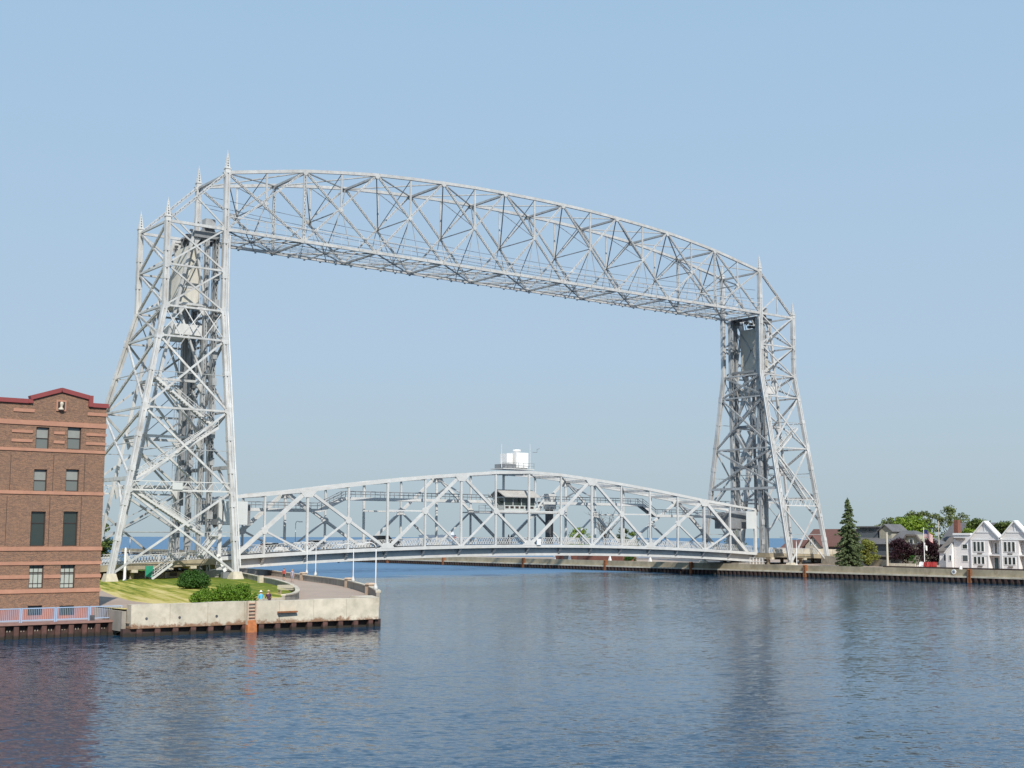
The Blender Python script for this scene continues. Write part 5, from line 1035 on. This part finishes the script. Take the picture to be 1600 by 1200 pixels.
# low brick building under the span
a, c_ = at(868, 870, 0, 119), at(974, 870, 0, 119)
o = thing('brick_shed', (121, (a.y + c_.y) / 2, 1.95), 'long low red brick building on the far pier below the lift span', 'building')
MB().box(119, 123, c_.y, a.y, 1.95, 3.6).build('wall', 'brickred', o); MB().box(118.8, 123.2, c_.y - .2, a.y + .2, 3.6, 3.75).build('roof', 'roof_tan', o)
for px in (886, 908): p = at(px, 873, 0, 119); MB().box(118.93, 118.995, p.y - 1.2, p.y + 1.2, 1.96, 3.4).build('door', 'dark' if px < 900 else 'roof_brown', o)
for px, py, lb in ((866, 874, 'stubby white post at the lake end of the low red brick building'), (890, 874, 'stubby white post in front of the dark door of the brick building'), (953, 874, 'stubby white post near the green shrub on the far pier'), (1016, 877, 'stubby white post on the open pier beyond the green shrub')):
    p = at(px, py, 0, 113.5); o = thing('white_post', (113.5, p.y, 1.95), lb, 'post', 'white posts on the far pier')
    MB().quadbox([(113.2, p.y - .35, 1.95), (113.2, p.y + .35, 1.95), (113.8, p.y + .35, 1.95), (113.8, p.y - .35, 1.95), (113.4, p.y - .14, 3.1), (113.4, p.y + .14, 3.1), (113.6, p.y + .14, 3.1), (113.6, p.y - .14, 3.1)]).build('post', 'white', o)
    MB().ball((113.5, p.y, 3.2), .2, .2, .18, 8, 5).build('cap', 'white', o)
o = thing('tower_platform_fence', (116, 2, 1.95), 'white pipe fence on the far pier beside the lift span end', 'fence')
for i in range(5):
    p, q = at(1172 + i * 5, 880, 0, 116), at(1177 + i * 5, 880, 0, 116); MB().box(115.95, 116.05, p.y - .05, p.y + .05, 1.95, 3.4).build('post', 'white', o)
    for z in (2.6, 3.3): MB().box(115.96, 116.04, q.y + .05, p.y - .05, z, z + .08).build('rail', 'white', o)

# ------------------------------------------------------------------ plants
def leaves(b, c, r, n, size, rng, flat=.0, up=.3):
    """small leaf quads scattered through an ellipsoid clump, denser to its shell"""
    for _ in range(n):
        d = Vector((rng.gauss(0, 1), rng.gauss(0, 1), rng.gauss(0, 1))).normalized() * (rng.random() ** .45)
        p = Vector((c[0] + d.x * r[0], c[1] + d.y * r[1], c[2] + d.z * r[2]))
        nn = (d + Vector((rng.gauss(0, .6), rng.gauss(0, .6), rng.gauss(0, .6) + up))).normalized()
        a = nn.cross(Vector((rng.gauss(0, 1), rng.gauss(0, 1), rng.gauss(0, 1)))).normalized(); e = nn.cross(a); s = size * rng.uniform(.6, 1.3)
        k = len(b.v); b.v += [tuple(p - a * s * .5), tuple(p + e * s * .35), tuple(p + a * s * .6), tuple(p - e * s * .35)]; b.f.append((k, k + 1, k + 2, k + 3)); b.mi.append(0)
def limb(b, p, q, r0, r1, rng, n=4):
    p = Vector(p); q = Vector(q); pts = [lerp(p, q, i / n) + Vector((rng.gauss(0, 1), rng.gauss(0, 1), 0)) * (q - p).length * .03 * (0 < i < n) for i in range(n + 1)]
    b.tube(pts, [lerp(r0, r1, i / n) for i in range(n + 1)], 6)
def broad_tree(name, base, h, rad, lm, label, cat='tree', seed=1, clumps=26, per=90, size=.42, crown_from=.35, open_=.75, group=None):
    rng = random.Random(seed); base = Vector(base); o = thing(name, base, label, cat, group); tr = MB(); cr = MB(); ztop = base.z + h
    limb(tr, base - Vector((0, 0, .3)), base + Vector((0, 0, h * .55)), h * .022, h * .012, rng)
    for k in range(clumps):
        t = rng.random(); z = lerp(crown_from, 1, t ** .8); env = math.sin(math.pi * min(1, max(0.02, (z - crown_from) / (1.06 - crown_from))) ** .75) ** .6
        an = rng.uniform(0, 2 * math.pi); rr = rad * env * rng.uniform(.25, 1) * .85
        c = Vector((base.x + rr * math.cos(an), base.y + rr * math.sin(an), base.z + h * z * .97)); cs = rad * rng.uniform(.2, .38) * open_
        leaves(cr, c, (cs * 1.25, cs * 1.25, cs * .8), per, size, rng)
        if k % 2 == 0: limb(tr, base + Vector((0, 0, h * rng.uniform(.2, .5))), c, h * .009, h * .003, rng, 3)
    tr.build('trunk', 'trunk', o); cr.build('crown', lm, o); return o
def spruce(base, h, rad, label, seed=3):
    rng = random.Random(seed); base = Vector(base); o = thing('spruce_tree', base, label, 'tree'); tr = MB(); cr = MB()
    limb(tr, base - Vector((0, 0, .3)), base + Vector((0, 0, h)), h * .018, .04, rng, 6)
    nw = 40
    for w_ in range(nw):
        t = w_ / (nw - 1); z = base.z + h * lerp(.05, .98, t); R_ = rad * ((1 - t) ** .72 * .96 + .05) * rng.uniform(.78, 1.15); nbr = int(lerp(9, 4, t))
        for k in range(nbr):
            an = rng.uniform(0, 2 * math.pi); rr = R_ * rng.uniform(.55, 1.12)
            tip = Vector((base.x + rr * math.cos(an), base.y + rr * math.sin(an), z - rr * .28 + rng.uniform(-.15, .15))); root = Vector((base.x, base.y, z + .1))
            if rng.random() < .6: limb(tr, root, tip, .04, .015, rng, 2)
            for i in range(int(6 + rr * 6)):
                f = rng.uniform(.15, 1.05); c = lerp(root, tip, f); leaves(cr, (c.x, c.y, c.z - .05), (.28, .28, .16), 7, .30, rng, up=.1)
    leaves(cr, (base.x, base.y, base.z + h), (.12, .12, .5), 30, .2, rng)
    tr.build('trunk', 'trunk', o); cr.build('crown', 'leaf_spruce', o); return o
def shrub(name, base, rx, ry, h, lm, label, seed, n=5000, size=.16, lumps=16, cat='bush', group=None):
    rng = random.Random(seed); base = Vector(base); o = thing(name, base, label, cat, group); cr = MB(); st = MB()
    for k in range(lumps):
        an = rng.uniform(0, 2 * math.pi); q = math.sqrt(rng.random()); zz = rng.uniform(.25, .8) * math.sqrt(max(.05, 1 - (q * .85) ** 2)); c = (base.x + rx * .72 * q * math.cos(an), base.y + ry * .72 * q * math.sin(an), base.z + h * zz)
        leaves(cr, c, (rx * .38, ry * .38, h * .34), n // lumps, size, rng); limb(st, base - Vector((0, 0, .1)), c, .05, .015, rng, 3)
    for k in range(lumps * 5):                       # ragged shoots breaking the outline
        an = rng.uniform(0, 2 * math.pi); ph = rng.uniform(.1, 1.35); d = Vector((math.cos(an) * math.cos(ph) * rx, math.sin(an) * math.cos(ph) * ry, math.sin(ph) * h)); tip = base + d * rng.uniform(.95, 1.14)
        for q in range(6): e = lerp(base + d * .75, tip, q / 5); leaves(cr, e, (.06, .06, .06), 4, size * .9, rng, up=.6)
    cr.v = [(x, y, max(z, base.z + .02)) for x, y, z in cr.v]
    st.build('stems', 'trunk', o); cr.build('foliage', lm, o); return o
p = at(302, 919, 2, 1.65); shrub('round_bush', (p.x, p.y, gz(p.x, p.y)), 1.95, 1.8, 2.05, 'leaf_bush', 'rounded dark green bush on the lawn in front of the bridge tower', 5, 9000, .17, 26)
for i, (px, py, rx, h) in enumerate(((320, 943, 1.35, 1.15), (349, 943, 1.8, 1.5), (379, 941, 1.35, 1.5))):
    p = at(px, py, 2, 2.0); shrub('spreading_juniper', (p.x, max(p.y, -81.2), gz(p.x, p.y)), rx, 1.1, h, 'leaf_low', ('low bright green spreading juniper at the brown walkway end of the row', 'broad bright green spreading juniper in the middle of the row', 'bright green spreading juniper closest to the rusty ladder')[i], 20 + i, 4500, .15, 18, group='junipers behind the harbour wall')
p = at(1327, 886, 0, 121); spruce((121, p.y, 1.95), 12.9, 3.2, 'tall dark green spruce tree standing on the far shore')
def R_tree(px, top_py, X_, rad, lm, label, seed, name='leafy_tree', **k):
    p = at(px, top_py, 0, X_); return broad_tree(name, (X_, p.y, 1.95), p.z - 1.95, rad, lm, label, seed=seed, **k)
R_tree(1356, 844, 127, 2.0, 'leaf_yellow', 'small yellow-green tree beside the spruce', 31, clumps=46, per=110, size=.3, crown_from=.08, open_=1.1)
R_tree(1422, 813, 158, 5.8, 'leaf_green', 'bright green round tree behind the grey house', 32, clumps=80, per=130, size=.5, crown_from=.15, open_=1.1)
R_tree(1399, 808, 175, 5.0, 'leaf_olive', 'thin pale tree beyond the grey house dormer', 33, clumps=36, per=80, size=.45, open_=.7)
R_tree(1427, 800, 178, 4.2, 'leaf_olive', 'open olive tree rising behind the bright green tree', 34, clumps=34, per=80, size=.45, open_=.7)
R_tree(1452, 798, 170, 4.0, 'leaf_olive', 'tall open pine behind the flagpole', 35, name='pine_tree', clumps=24, per=75, size=.42, crown_from=.35, open_=.75)
R_tree(1487, 791, 172, 4.4, 'leaf_olive', 'tallest open pine left of the brick chimney', 36, name='pine_tree', clumps=27, per=75, size=.42, crown_from=.35, open_=.75)
bpy.data.objects['pine_tree.001']['label'] = 'tallest open pine standing beside the brick chimney'
R_tree(1407, 842, 126, 3.0, 'leaf_plum', 'wide dark purple plum tree in front of the grey house', 37, name='plum_tree', clumps=36, per=110, size=.3, crown_from=.12, open_=1)
R_tree(1452, 843, 129, 2.7, 'leaf_plum', 'dense dark purple plum tree behind the flagpole', 38, name='plum_tree', clumps=40, per=130, size=.3, crown_from=.05, open_=1.1)
R_tree(1426, 866, 123, 1.0, 'leaf_bush', 'small green shrub under the wide plum tree', 39, name='garden_shrub', clumps=10, per=60, size=.2, crown_from=.1, open_=1)
R_tree(1530, 812, 150, 4.0, 'leaf_far', 'green tree rising behind the first hotel gable', 40, clumps=44, per=90, size=.45)
R_tree(1575, 815, 152, 4.2, 'leaf_far', 'green tree rising between the hotel gables', 41, clumps=44, per=90, size=.45)
R_tree(1512, 826, 140, 2.6, 'leaf_green', 'mossy green shrub tree beside the brick chimney', 42, clumps=22, per=80, size=.35, open_=1)
R_tree(1146, 826, 150, 3.2, 'leaf_olive', 'green tree behind the far end of the lift span', 43, clumps=26, per=80, size=.4, crown_from=.1, open_=1)
p = at(905, 826, 0, 140); broad_tree('leafy_tree', (140, p.y, 1.95), p.z - 1.95, 4.0, 'leaf_green', 'bright green bushy tree behind the lift span beside the dark cabinet', seed=44, clumps=26, per=90, size=.4, crown_from=.05, open_=1)
p = at(990, 832, 0, 137); broad_tree('leafy_tree', (137, p.y, 1.95), p.z - 1.95, 2.4, 'leaf_green', 'round light green bush behind the lift span railing', seed=45, clumps=20, per=80, size=.35, crown_from=.05, open_=1)
p = at(982, 822, 0, 139); broad_tree('leafy_tree', (139, p.y + 2, 1.95), p.z - 1.95, 2.6, 'leaf_far', 'taller darker green tree behind the round light bush', seed=46, clumps=20, per=80, size=.35, crown_from=.1, open_=1)
p = at(984, 872, 0, 116); shrub('pier_shrub', (116, p.y, 1.95), 1.2, 1.6, 1.6, 'leaf_bush', 'round green shrub beside the low red brick building', 47, 1500, .22, 10)
# bare tree
rng = random.Random(9); p = at(945, 790, 0, 142); base = Vector((142, p.y, 1.95)); o = thing('bare_tree', base, 'leafless grey tree standing behind the lift span', 'tree'); b = MB(); tw = MB()
hgt = p.z - 1.95; limb(b, base, base + Vector((0, 0, hgt * .5)), .25, .15, rng)
for k in range(14):
    s = base + Vector((0, 0, hgt * rng.uniform(.2, .5))); e = base + Vector((rng.uniform(-4, 4), rng.uniform(-4.5, 4.5), hgt * rng.uniform(.55, 1))); limb(b, s, e, .10, .04, rng)
    for j in range(7):
        u = lerp(s, e, rng.uniform(.3, 1)); v = u + Vector((rng.gauss(0, 1), rng.gauss(0, 1), rng.uniform(.3, 1.6))); limb(tw, u, v, .035, .012, rng, 2)
b.build('trunk', 'trunk', o); tw.build('crown', 'trunk', o)
# trees on the near shore behind the brick building
p = at(158, 835, 1, 40); broad_tree('leafy_tree', (p.x, 40, 1.2), p.z - 1.2 + 2, 3.5, 'leaf_far', 'dark green tree beside the brick building behind the approach span', seed=48, clumps=26, per=90, size=.4)

# ------------------------------------------------------------------ lamps, flag, street furniture
def lamp(base, h, arm, m, label, group=None, flare=.32):
    base = Vector(base); o = thing('lamp_post', base, label, 'lamp', group); z = base.z
    MB().tube([base, base + Vector((0, 0, .25)), base + Vector((0, 0, .65)), base + Vector((0, 0, h - .5))], [flare * .75, flare * .6, .06, .045], 10).build('pole', m, o, smooth=True)
    a = Vector(arm); pts = [base + Vector((0, 0, h - .55))] + [base + Vector((0, 0, h - .5)) + a * (1 - math.cos(t)) * .5 + Vector((0, 0, .5 * math.sin(t))) for t in (.4, .8, 1.2, 1.57, 2.0)] + [base + a + Vector((0, 0, h - .12))]
    MB().tube(pts, .055, 8).build('arm', m, o, smooth=True)
    e = base + a + Vector((0, 0, h - .12)); d = a.normalized(); MB().beam(e - d * .15, e + d * .75, .26, .13).build('lamp_head', m, o); return o
lampL = ('white lamp post beside its twin on the parapet, further from the harbour wall', 'white lamp post beside its twin on the parapet, closer to the harbour wall', 'white lamp post on the parapet between the twin lamps and the wall corner', 'white lamp post at the harbour wall corner')
for i, (px, py, z) in enumerate(((483, 893.5, 2.5), (494, 896.5, 2.5), (551, 907, 2.7), (586, 921, 2.85))):
    w_ = at(px, py, 2, z); q = min(PAR, key=lambda t: math.hypot(t[0] - w_.x, t[1] - w_.y)); q = (lerp(q[0], w_.x, .8), lerp(q[1], w_.y, .8))
    lamp((q[0], q[1], gz(*q) + .82), 4.5 if i < 2 else 4.2, (-1.3, .2, 0), 'lift', lampL[i], 'lamps on the parapet')
for x, lb in ((XS[2] + 2.5, 'curved lamp on the lift span deck near the lawn side tower'), (XS[13], 'curved lamp on the lift span deck near the far tower')): lamp((x, YK + 1.0, BH[7] + .1), 4.0, (0, -1.4, 0), 'lift', lb, 'lamps on the bridge deck', .12)
p = at(1245, 883, 0, 116); lamp((116, p.y, 1.95), 5.3, (0, -1.9, 0), 'white', 'white curved lamp post at the foot of the far tower', None, .2)
p = at(202, 880, 1, 20); lamp((p.x, 20, 1.1), 6.6, (-1.6, 0, 0), 'lift', 'grey curved street lamp beyond the approach span', None, .12)
def flag_thing():
    p = at(1445, 886, 0, 122); q = at(1445, 826, 0, 122); o = thing('flagpole', (122, p.y, 1.95), 'white flagpole flying a striped flag and a small white flag', 'flagpole')
    MB().tube([(122, p.y, 1.95), (122, p.y, q.z)], .09, 8, .05).ball((122, p.y, q.z + .08), .12, .12, .12, 8, 5).build('pole', 'white', o)
    def cl(name, z1, h, ln, droop, mats, stripes, canton):
        b = MB(); nu = 14; nv = 13
        for j in range(nv + 1):
            for i in range(nu + 1):
                u = i / nu; v = j / nv
                b.v.append((122 + .22 * math.sin(u * 7) * u, p.y - .06 - ln * u * .92, z1 - h * v - droop * u * u + .1 * math.sin(u * 6)))
        for j in range(nv):
            for i in range(nu):
                k = j * (nu + 1) + i; b.f.append((k, k + 1, k + nu + 2, k + nu + 1)); b.mi.append(2 if canton and i < 6 and j < 7 else (j % 2 if stripes else 0))
        b.build(name, mats, o)
    cr, cw_, cb = cloth('flag_red', (.45, .05, .05)), cloth('flag_white', (.75, .73, .70)), cloth('flag_blue', (.03, .04, .14))
    cl('striped_flag', q.z - .2, 1.5, 1.9, .9, [cr, cw_, cb], True, True)
    cl('white_flag', q.z - 2.6, .9, .55, .5, [cw_, cr, cb], False, False)
flag_thing()
for px, top, X_, lb in ((1385.5, 833, 121, 'plain pale pole beside the garden wall in front of the grey house'), (1466, 815, 140, 'thin pale pole rising behind the hotel side wing')):
    p = at(px, top, 0, X_); o = thing('utility_pole', (X_, p.y, 1.95), lb, 'pole'); MB().tube([(X_, p.y, 1.95), (X_, p.y, p.z)], .22 if X_ < 130 else .1, 8, .16 if X_ < 130 else .07).build('shaft', 'siding_c', o); MB().tube([(X_, p.y, p.z), (X_, p.y, p.z + .12)], .22 if X_ < 130 else .1, 8).build('cap', 'conc_lt', o)
# red and white patio chairs beside the hotel
def chair(y, x, m, yaw, lb):
    o = thing('patio_chair', (x, y, 1.95), lb, 'chair', 'patio chairs beside the hotel'); c, s = math.cos(yaw), math.sin(yaw)
    def P(a, b_, z): return (x + a * c - b_ * s, y + a * s + b_ * c, 1.95 + z)
    for k in range(5): MB().beam(P(-.28, -.28 + k * .14, .42), P(.3, -.28 + k * .14, .34), .12, .03).build('seat_slat', m, o)
    for k in range(5): MB().beam(P(.27, -.28 + k * .14, .34), P(.6, -.34 + k * .17, 1.15 + .08 * (k in (1, 2, 3))), .12, .03).build('back_slat', m, o)
    for e in (-.36, .36):
        MB().beam(P(-.35, e, 0), P(-.35, e, .62), .09, .09).build('leg', m, o); MB().beam(P(.4, e, 0), P(.25, e, .62), .09, .09).build('leg', m, o); MB().beam(P(-.45, e, .64), P(.4, e, .64), .14, .04).build('armrest', m, o)
for i, (px, m, yw, lb) in enumerate(((1438, 'white', .2, 'white patio chair at the flagpole end of the row beside the hotel'), (1442, 'red', -.3, 'red patio chair next to the white chair by the flagpole'), (1451, 'red', .4, 'red patio chair in the middle of the row by the hotel'), (1455, 'red', -.2, 'red patio chair second from the hotel side wing'), (1459, 'red', .1, 'red patio chair closest to the hotel side wing'))):
    p = at(px, 884, 0, 118.5 + (i % 2)); chair(p.y, 118.5 + (i % 2), m, yw, lb)
p = at(448, 927, 2, 1.9); o = thing('park_bench', (p.x, p.y, gz(p.x, p.y)), 'pale yellow park bench on the lawn beside the curved low wall', 'bench'); z = gz(p.x, p.y)
for k in range(4): MB().box(p.x - .9, p.x + .9, p.y - .22 + k * .12, p.y - .12 + k * .12, z + .42, z + .46).build('seat_slat', 'siding_c', o)
for k in range(3): MB().box(p.x - .9, p.x + .9, p.y + .28, p.y + .31, z + .55 + k * .13, z + .64 + k * .13).build('back_slat', 'siding_c', o)
for e in (-.75, .75): MB().box(p.x + e - .04, p.x + e + .04, p.y - .2, p.y + .27, z, z + .415).build('leg', 'conc', o)

# ------------------------------------------------------------------ people
def person(loc, face, shirt, legs, label, h=1.72, hat=None, hair=(.05, .03, .02), stride=0., arms=((.12, -.05), (-.1, .05)), bare_legs=False, group=None):
    """one skinned body; u is forward, v is to the person's left"""
    s = h / 1.72; loc = Vector(loc); c, sn = math.cos(face), math.sin(face)
    def P(u, v, z): return (u * c * s - v * sn * s, u * sn * s + v * c * s, z * s)
    V = [P(0, 0, .95), P(0, 0, 1.12), P(.01, 0, 1.32), P(0, 0, 1.44), P(.01, 0, 1.53), P(.02, 0, 1.62), P(.015, 0, 1.70)]
    rad = [.145, .13, .15, .11, .055, .095, .07]; E = [(0, 1), (1, 2), (2, 3), (3, 4), (4, 5), (5, 6)]
    for e, (au, ah) in zip((1, -1), arms):
        k = len(V); V += [P(0, e * .17, 1.40), P(-.03 + au * .4, e * .23, 1.14), P(au, e * .22, .92 + ah), P(au * 1.2, e * .21, .80 + ah)]; rad += [.068, .05, .036, .042]; E += [(3, k), (k, k + 1), (k + 1, k + 2), (k + 2, k + 3)]
        k = len(V); st = stride * e; V += [P(.01, e * .095, .86), P(st * .55 + .03, e * .10, .48), P(st - .02, e * .10, .09), P(st + .13, e * .11, .045)]; rad += [.095, .062, .042, .038]; E += [(0, k), (k, k + 1), (k + 1, k + 2), (k + 2, k + 3)]
    me = bpy.data.meshes.new('person'); me.from_pydata(V, E, []); ob = bpy.data.objects.new('person', me); col.objects.link(ob)
    md = ob.modifiers.new('skin', 'SKIN'); md.use_smooth_shade = True
    for i, sv in enumerate(me.skin_vertices[0].data): sv.radius = (rad[i] * s, rad[i] * s * (1.15 if i < 4 else 1)); sv.use_root = (i == 0)
    sb = ob.modifiers.new('sub', 'SUBSURF'); sb.levels = sb.render_levels = 1
    dg = bpy.context.evaluated_depsgraph_get(); ev = bpy.data.meshes.new_from_object(ob.evaluated_get(dg)); bpy.data.objects.remove(ob)
    root = thing('person', loc, label, 'person', group)
    for m in ('skin', shirt, legs, 'rubber'): ev.materials.append(M[m] if isinstance(m, str) else m)
    for p in ev.polygons:
        z = p.center.z / s; rr = math.hypot(p.center.x, p.center.y) / s
        if z > 1.46: k = 0
        elif z < .10: k = 3
        elif z > .97 and not (rr > .24 and z < 1.12): k = 1
        elif rr > .19 and z > .72 and stride == 0 or (rr > .2 and z > .74): k = 0
        else: k = 0 if (bare_legs and z < .5) else 2
        p.material_index = k
    bo = bpy.data.objects.new('body', ev); col.objects.link(bo); bo.parent = root; WL[bo.name] = loc
    b = MB()
    if hat: b.tube([P(.02, 0, 1.655), P(.02, 0, 1.67)], .19 * s, 12); b.ball(P(.015, 0, 1.69), .105 * s, .105 * s, .09 * s)
    else: b.ball(P(-.01, 0, 1.665), .108 * s, .108 * s, .10 * s)
    b.v = [tuple(Vector(v) + loc) for v in b.v]
    b.build('hat' if hat else 'hair', mat('headwear', hat if hat else hair, .9, .1, 3), root, smooth=True)
    f = MB(); f.ball(Vector(P(.125, 0, 1.60)) + loc, .018 * s, .018 * s, .024 * s, 6, 5)
    for e in (-1, 1): f.ball(Vector(P(.015, e * .098, 1.60)) + loc, .016 * s, .016 * s, .03 * s, 6, 5)
    f.build('face_features', 'skin', root)
    return root
zz = 1.45
person((-33.75, -82.35, zz), 1.7, cloth('aqua_shirt', (.10, .42, .60)), cloth('navy_trousers', (.03, .05, .14)), 'person in light blue shirt and white hat standing behind the harbour wall', 1.68, hat=(.75, .74, .70))
person((-33.05, -82.3, zz), 1.5, cloth('maroon_shirt', (.07, .03, .06)), cloth('dark_trousers', (.03, .03, .035)), 'person in dark maroon shirt and tan hat standing behind the harbour wall', 1.70, hat=(.50, .42, .25), arms=((.25, .1), (.1, 0)))
p = at(443.5, 906, 2, 1.5); person((p.x, p.y, gz(p.x, p.y)), -2.0, cloth('red_top', (.42, .06, .05)), cloth('black_shorts', (.015, .015, .02)), 'person in red top and black shorts walking on the path', 1.66, stride=.2, bare_legs=True, hair=(.12, .06, .03))
p = at(456.5, 909, 2, 1.5); person((p.x, p.y, gz(p.x, p.y)), -1.9, cloth('grey_dress', (.36, .34, .40)), cloth('grey_skirt', (.33, .31, .37)), 'person in pale grey dress walking on the path', 1.70, stride=.15, bare_legs=True, hair=(.30, .22, .14))
for i, px in enumerate((393, 397)):
    p = at(px, 893, 1, 30); person((12.3 + i * .9, 32, 1.4), 1.4, cloth('dark_jacket_%d' % i, (.02, .025, .05)), cloth('dark_jeans_%d' % i, (.02, .025, .05)), ('person in dark jacket standing on the pier path under the lift span', 'person in navy jacket beside another on the pier path under the lift span')[i], 1.72)
for i, (px, py) in enumerate(((789, 848), (793.5, 848))):
    p = at(px, py, 1, YK + .2); person((p.x, YK - .9, BH[7] + .26), 2.0, cloth('blue_coat_%d' % i, (.02, .04, .10)), cloth('black_slacks_%d' % i, (.015, .015, .02)), ('person in blue coat on the bridge deck under the control cabin', 'person in dark coat with brown hair on the bridge deck under the control cabin')[i], 1.74, hair=(.1, .05, .03) if i else (.02, .02, .02))
p = at(710, 850, 1, 3.0); person((p.x, 2.75, BH[6] + .26), 0.2, cloth('red_jacket', (.40, .05, .04)), cloth('dark_pants', (.02, .02, .03)), 'person in red jacket walking on the bridge sidewalk', 1.72, stride=.22)
p = at(407, 858, 1, 3.0); person((p.x, 2.75, BH[1] + .26), 0.2, cloth('burgundy_jacket', (.12, .03, .03)), cloth('black_pants', (.02, .02, .03)), 'person in burgundy jacket on the bridge sidewalk near the lawn side tower', 1.72, stride=.2)

# ------------------------------------------------------------------ vehicles on the deck
def car(x, y, z, ln, h, m, label, yaw=0., suv=True):
    o = thing('car', (x, y, z), label, 'car', 'cars on the bridge'); wd = 1.85; e = ln / 2
    prof = [(-e, .35), (-e, .85), (-e * .96, 1.0), (e * .42, 1.02), (e * .95, .88), (e, .7), (e, .35)]
    b = MB().prism([(x + u, y - wd / 2, z + v * h / 1.7) for u, v in prof], (0, wd, 0)); b.build('body', m, o)
    top = [(-e * .93, 1.0), (-e * .80, 1.68), (e * .12, 1.70), (e * .45, 1.02)]
    r = MB(); n0 = [(x + u, z + v * h / 1.7) for u, v in top]
    r.prism([(u, y - wd / 2 + .16, v) for u, v in n0], (0, wd - .32, 0)); r.build('greenhouse', 'carglass', o)
    MB().prism([(x - e * .82, y - wd / 2 + .12, z + 1.62 * h / 1.7), (x - e * .78, y - wd / 2 + .12, z + h + .03), (x + e * .12, y - wd / 2 + .12, z + h + .04), (x + e * .17, y - wd / 2 + .12, z + 1.62 * h / 1.7)], (0, wd - .24, 0)).build('roof', m, o)
    for u in (-e * .62, e * .62):
        for k in (-1, 1): w_ = MB().tube([(x + u, y + k * (wd / 2 - .2), z + .33), (x + u, y + k * (wd / 2 + .02), z + .33)], .33, 14).build('wheel', 'rubber', o); MB().tube([(x + u, y + k * (wd / 2 + .021), z + .33), (x + u, y + k * (wd / 2 + .03), z + .33)], .19, 10).build('rim', 'steel', w_)
    for k in (-.65, .65): MB().box(x + e - .05, x + e + .012, y + k - .18, y + k + .18, z + .68, z + .82).build('headlight', 'white', o); MB().box(x - e - .012, x - e + .05, y + k - .12, y + k + .12, z + .75, z + .95).build('tail_light', 'red', o)
carblk = mat('black_car_paint', (.012, .012, .014), .2, .05, 1); carwht = mat('white_car_paint', (.7, .7, .69), .25, .05, 1); carslv = mat('silver_car_paint', (.45, .46, .47), .3, .05, 1, metal=.5)
p = at(601, 846, 1, 6.8); car(p.x, 6.6, 5.45 + .28, 4.8, 1.85, carblk, 'black sports utility car crossing the lift span')
p = at(427, 855, 1, 6.8); car(p.x, 6.6, 4.65 + .28, 4.5, 1.5, carwht, 'white car crossing the lift span near the lawn side tower')
p = at(497, 851, 1, 6.8); car(p.x, 6.6, 5.1 + .28, 4.5, 1.5, carslv, 'silver car crossing the lift span behind the white car')

# ------------------------------------------------------------------ freighter on the horizon
d = at(683, 838, 2, 3).xyz - CAM; d.z = 0; d.normalize(); c = CAM + d * 4300; c.z = 0; ax = Vector((d.y, -d.x, 0))
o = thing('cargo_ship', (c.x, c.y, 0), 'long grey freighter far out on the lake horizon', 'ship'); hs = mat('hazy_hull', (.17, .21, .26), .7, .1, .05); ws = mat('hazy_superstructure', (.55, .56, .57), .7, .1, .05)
def sp(u, v, z): q = c + ax * u + d * v; return (q.x, q.y, z)
MB().quadbox([sp(-58, -7, 0), sp(-58, 7, 0), sp(58, 7, 0), sp(58, -7, 0), sp(-62, -9, 9), sp(-62, 9, 9), sp(60, 9, 9), sp(60, -9, 9)]).build('hull', hs, o)
MB().quadbox([sp(44, -7, 9), sp(44, 7, 9), sp(56, 7, 9), sp(56, -7, 9), sp(45, -6, 20), sp(45, 6, 20), sp(54, 6, 20), sp(54, -6, 20)]).build('superstructure', ws, o)
MB().tube([sp(50, 0, 20), sp(50, 0, 27)], 2.0, 10).build('funnel', hs, o); MB().tube([sp(-54, 0, 9), sp(-54, 0, 20)], .6, 6).build('mast', ws, o)
for k in range(6): MB().quadbox([sp(-50 + k * 15, -5, 9), sp(-50 + k * 15, 5, 9), sp(-40 + k * 15, 5, 9), sp(-40 + k * 15, -5, 9), sp(-50 + k * 15, -5, 10.6), sp(-50 + k * 15, 5, 10.6), sp(-40 + k * 15, 5, 10.6), sp(-40 + k * 15, -5, 10.6)]).build('hatch', hs, o)
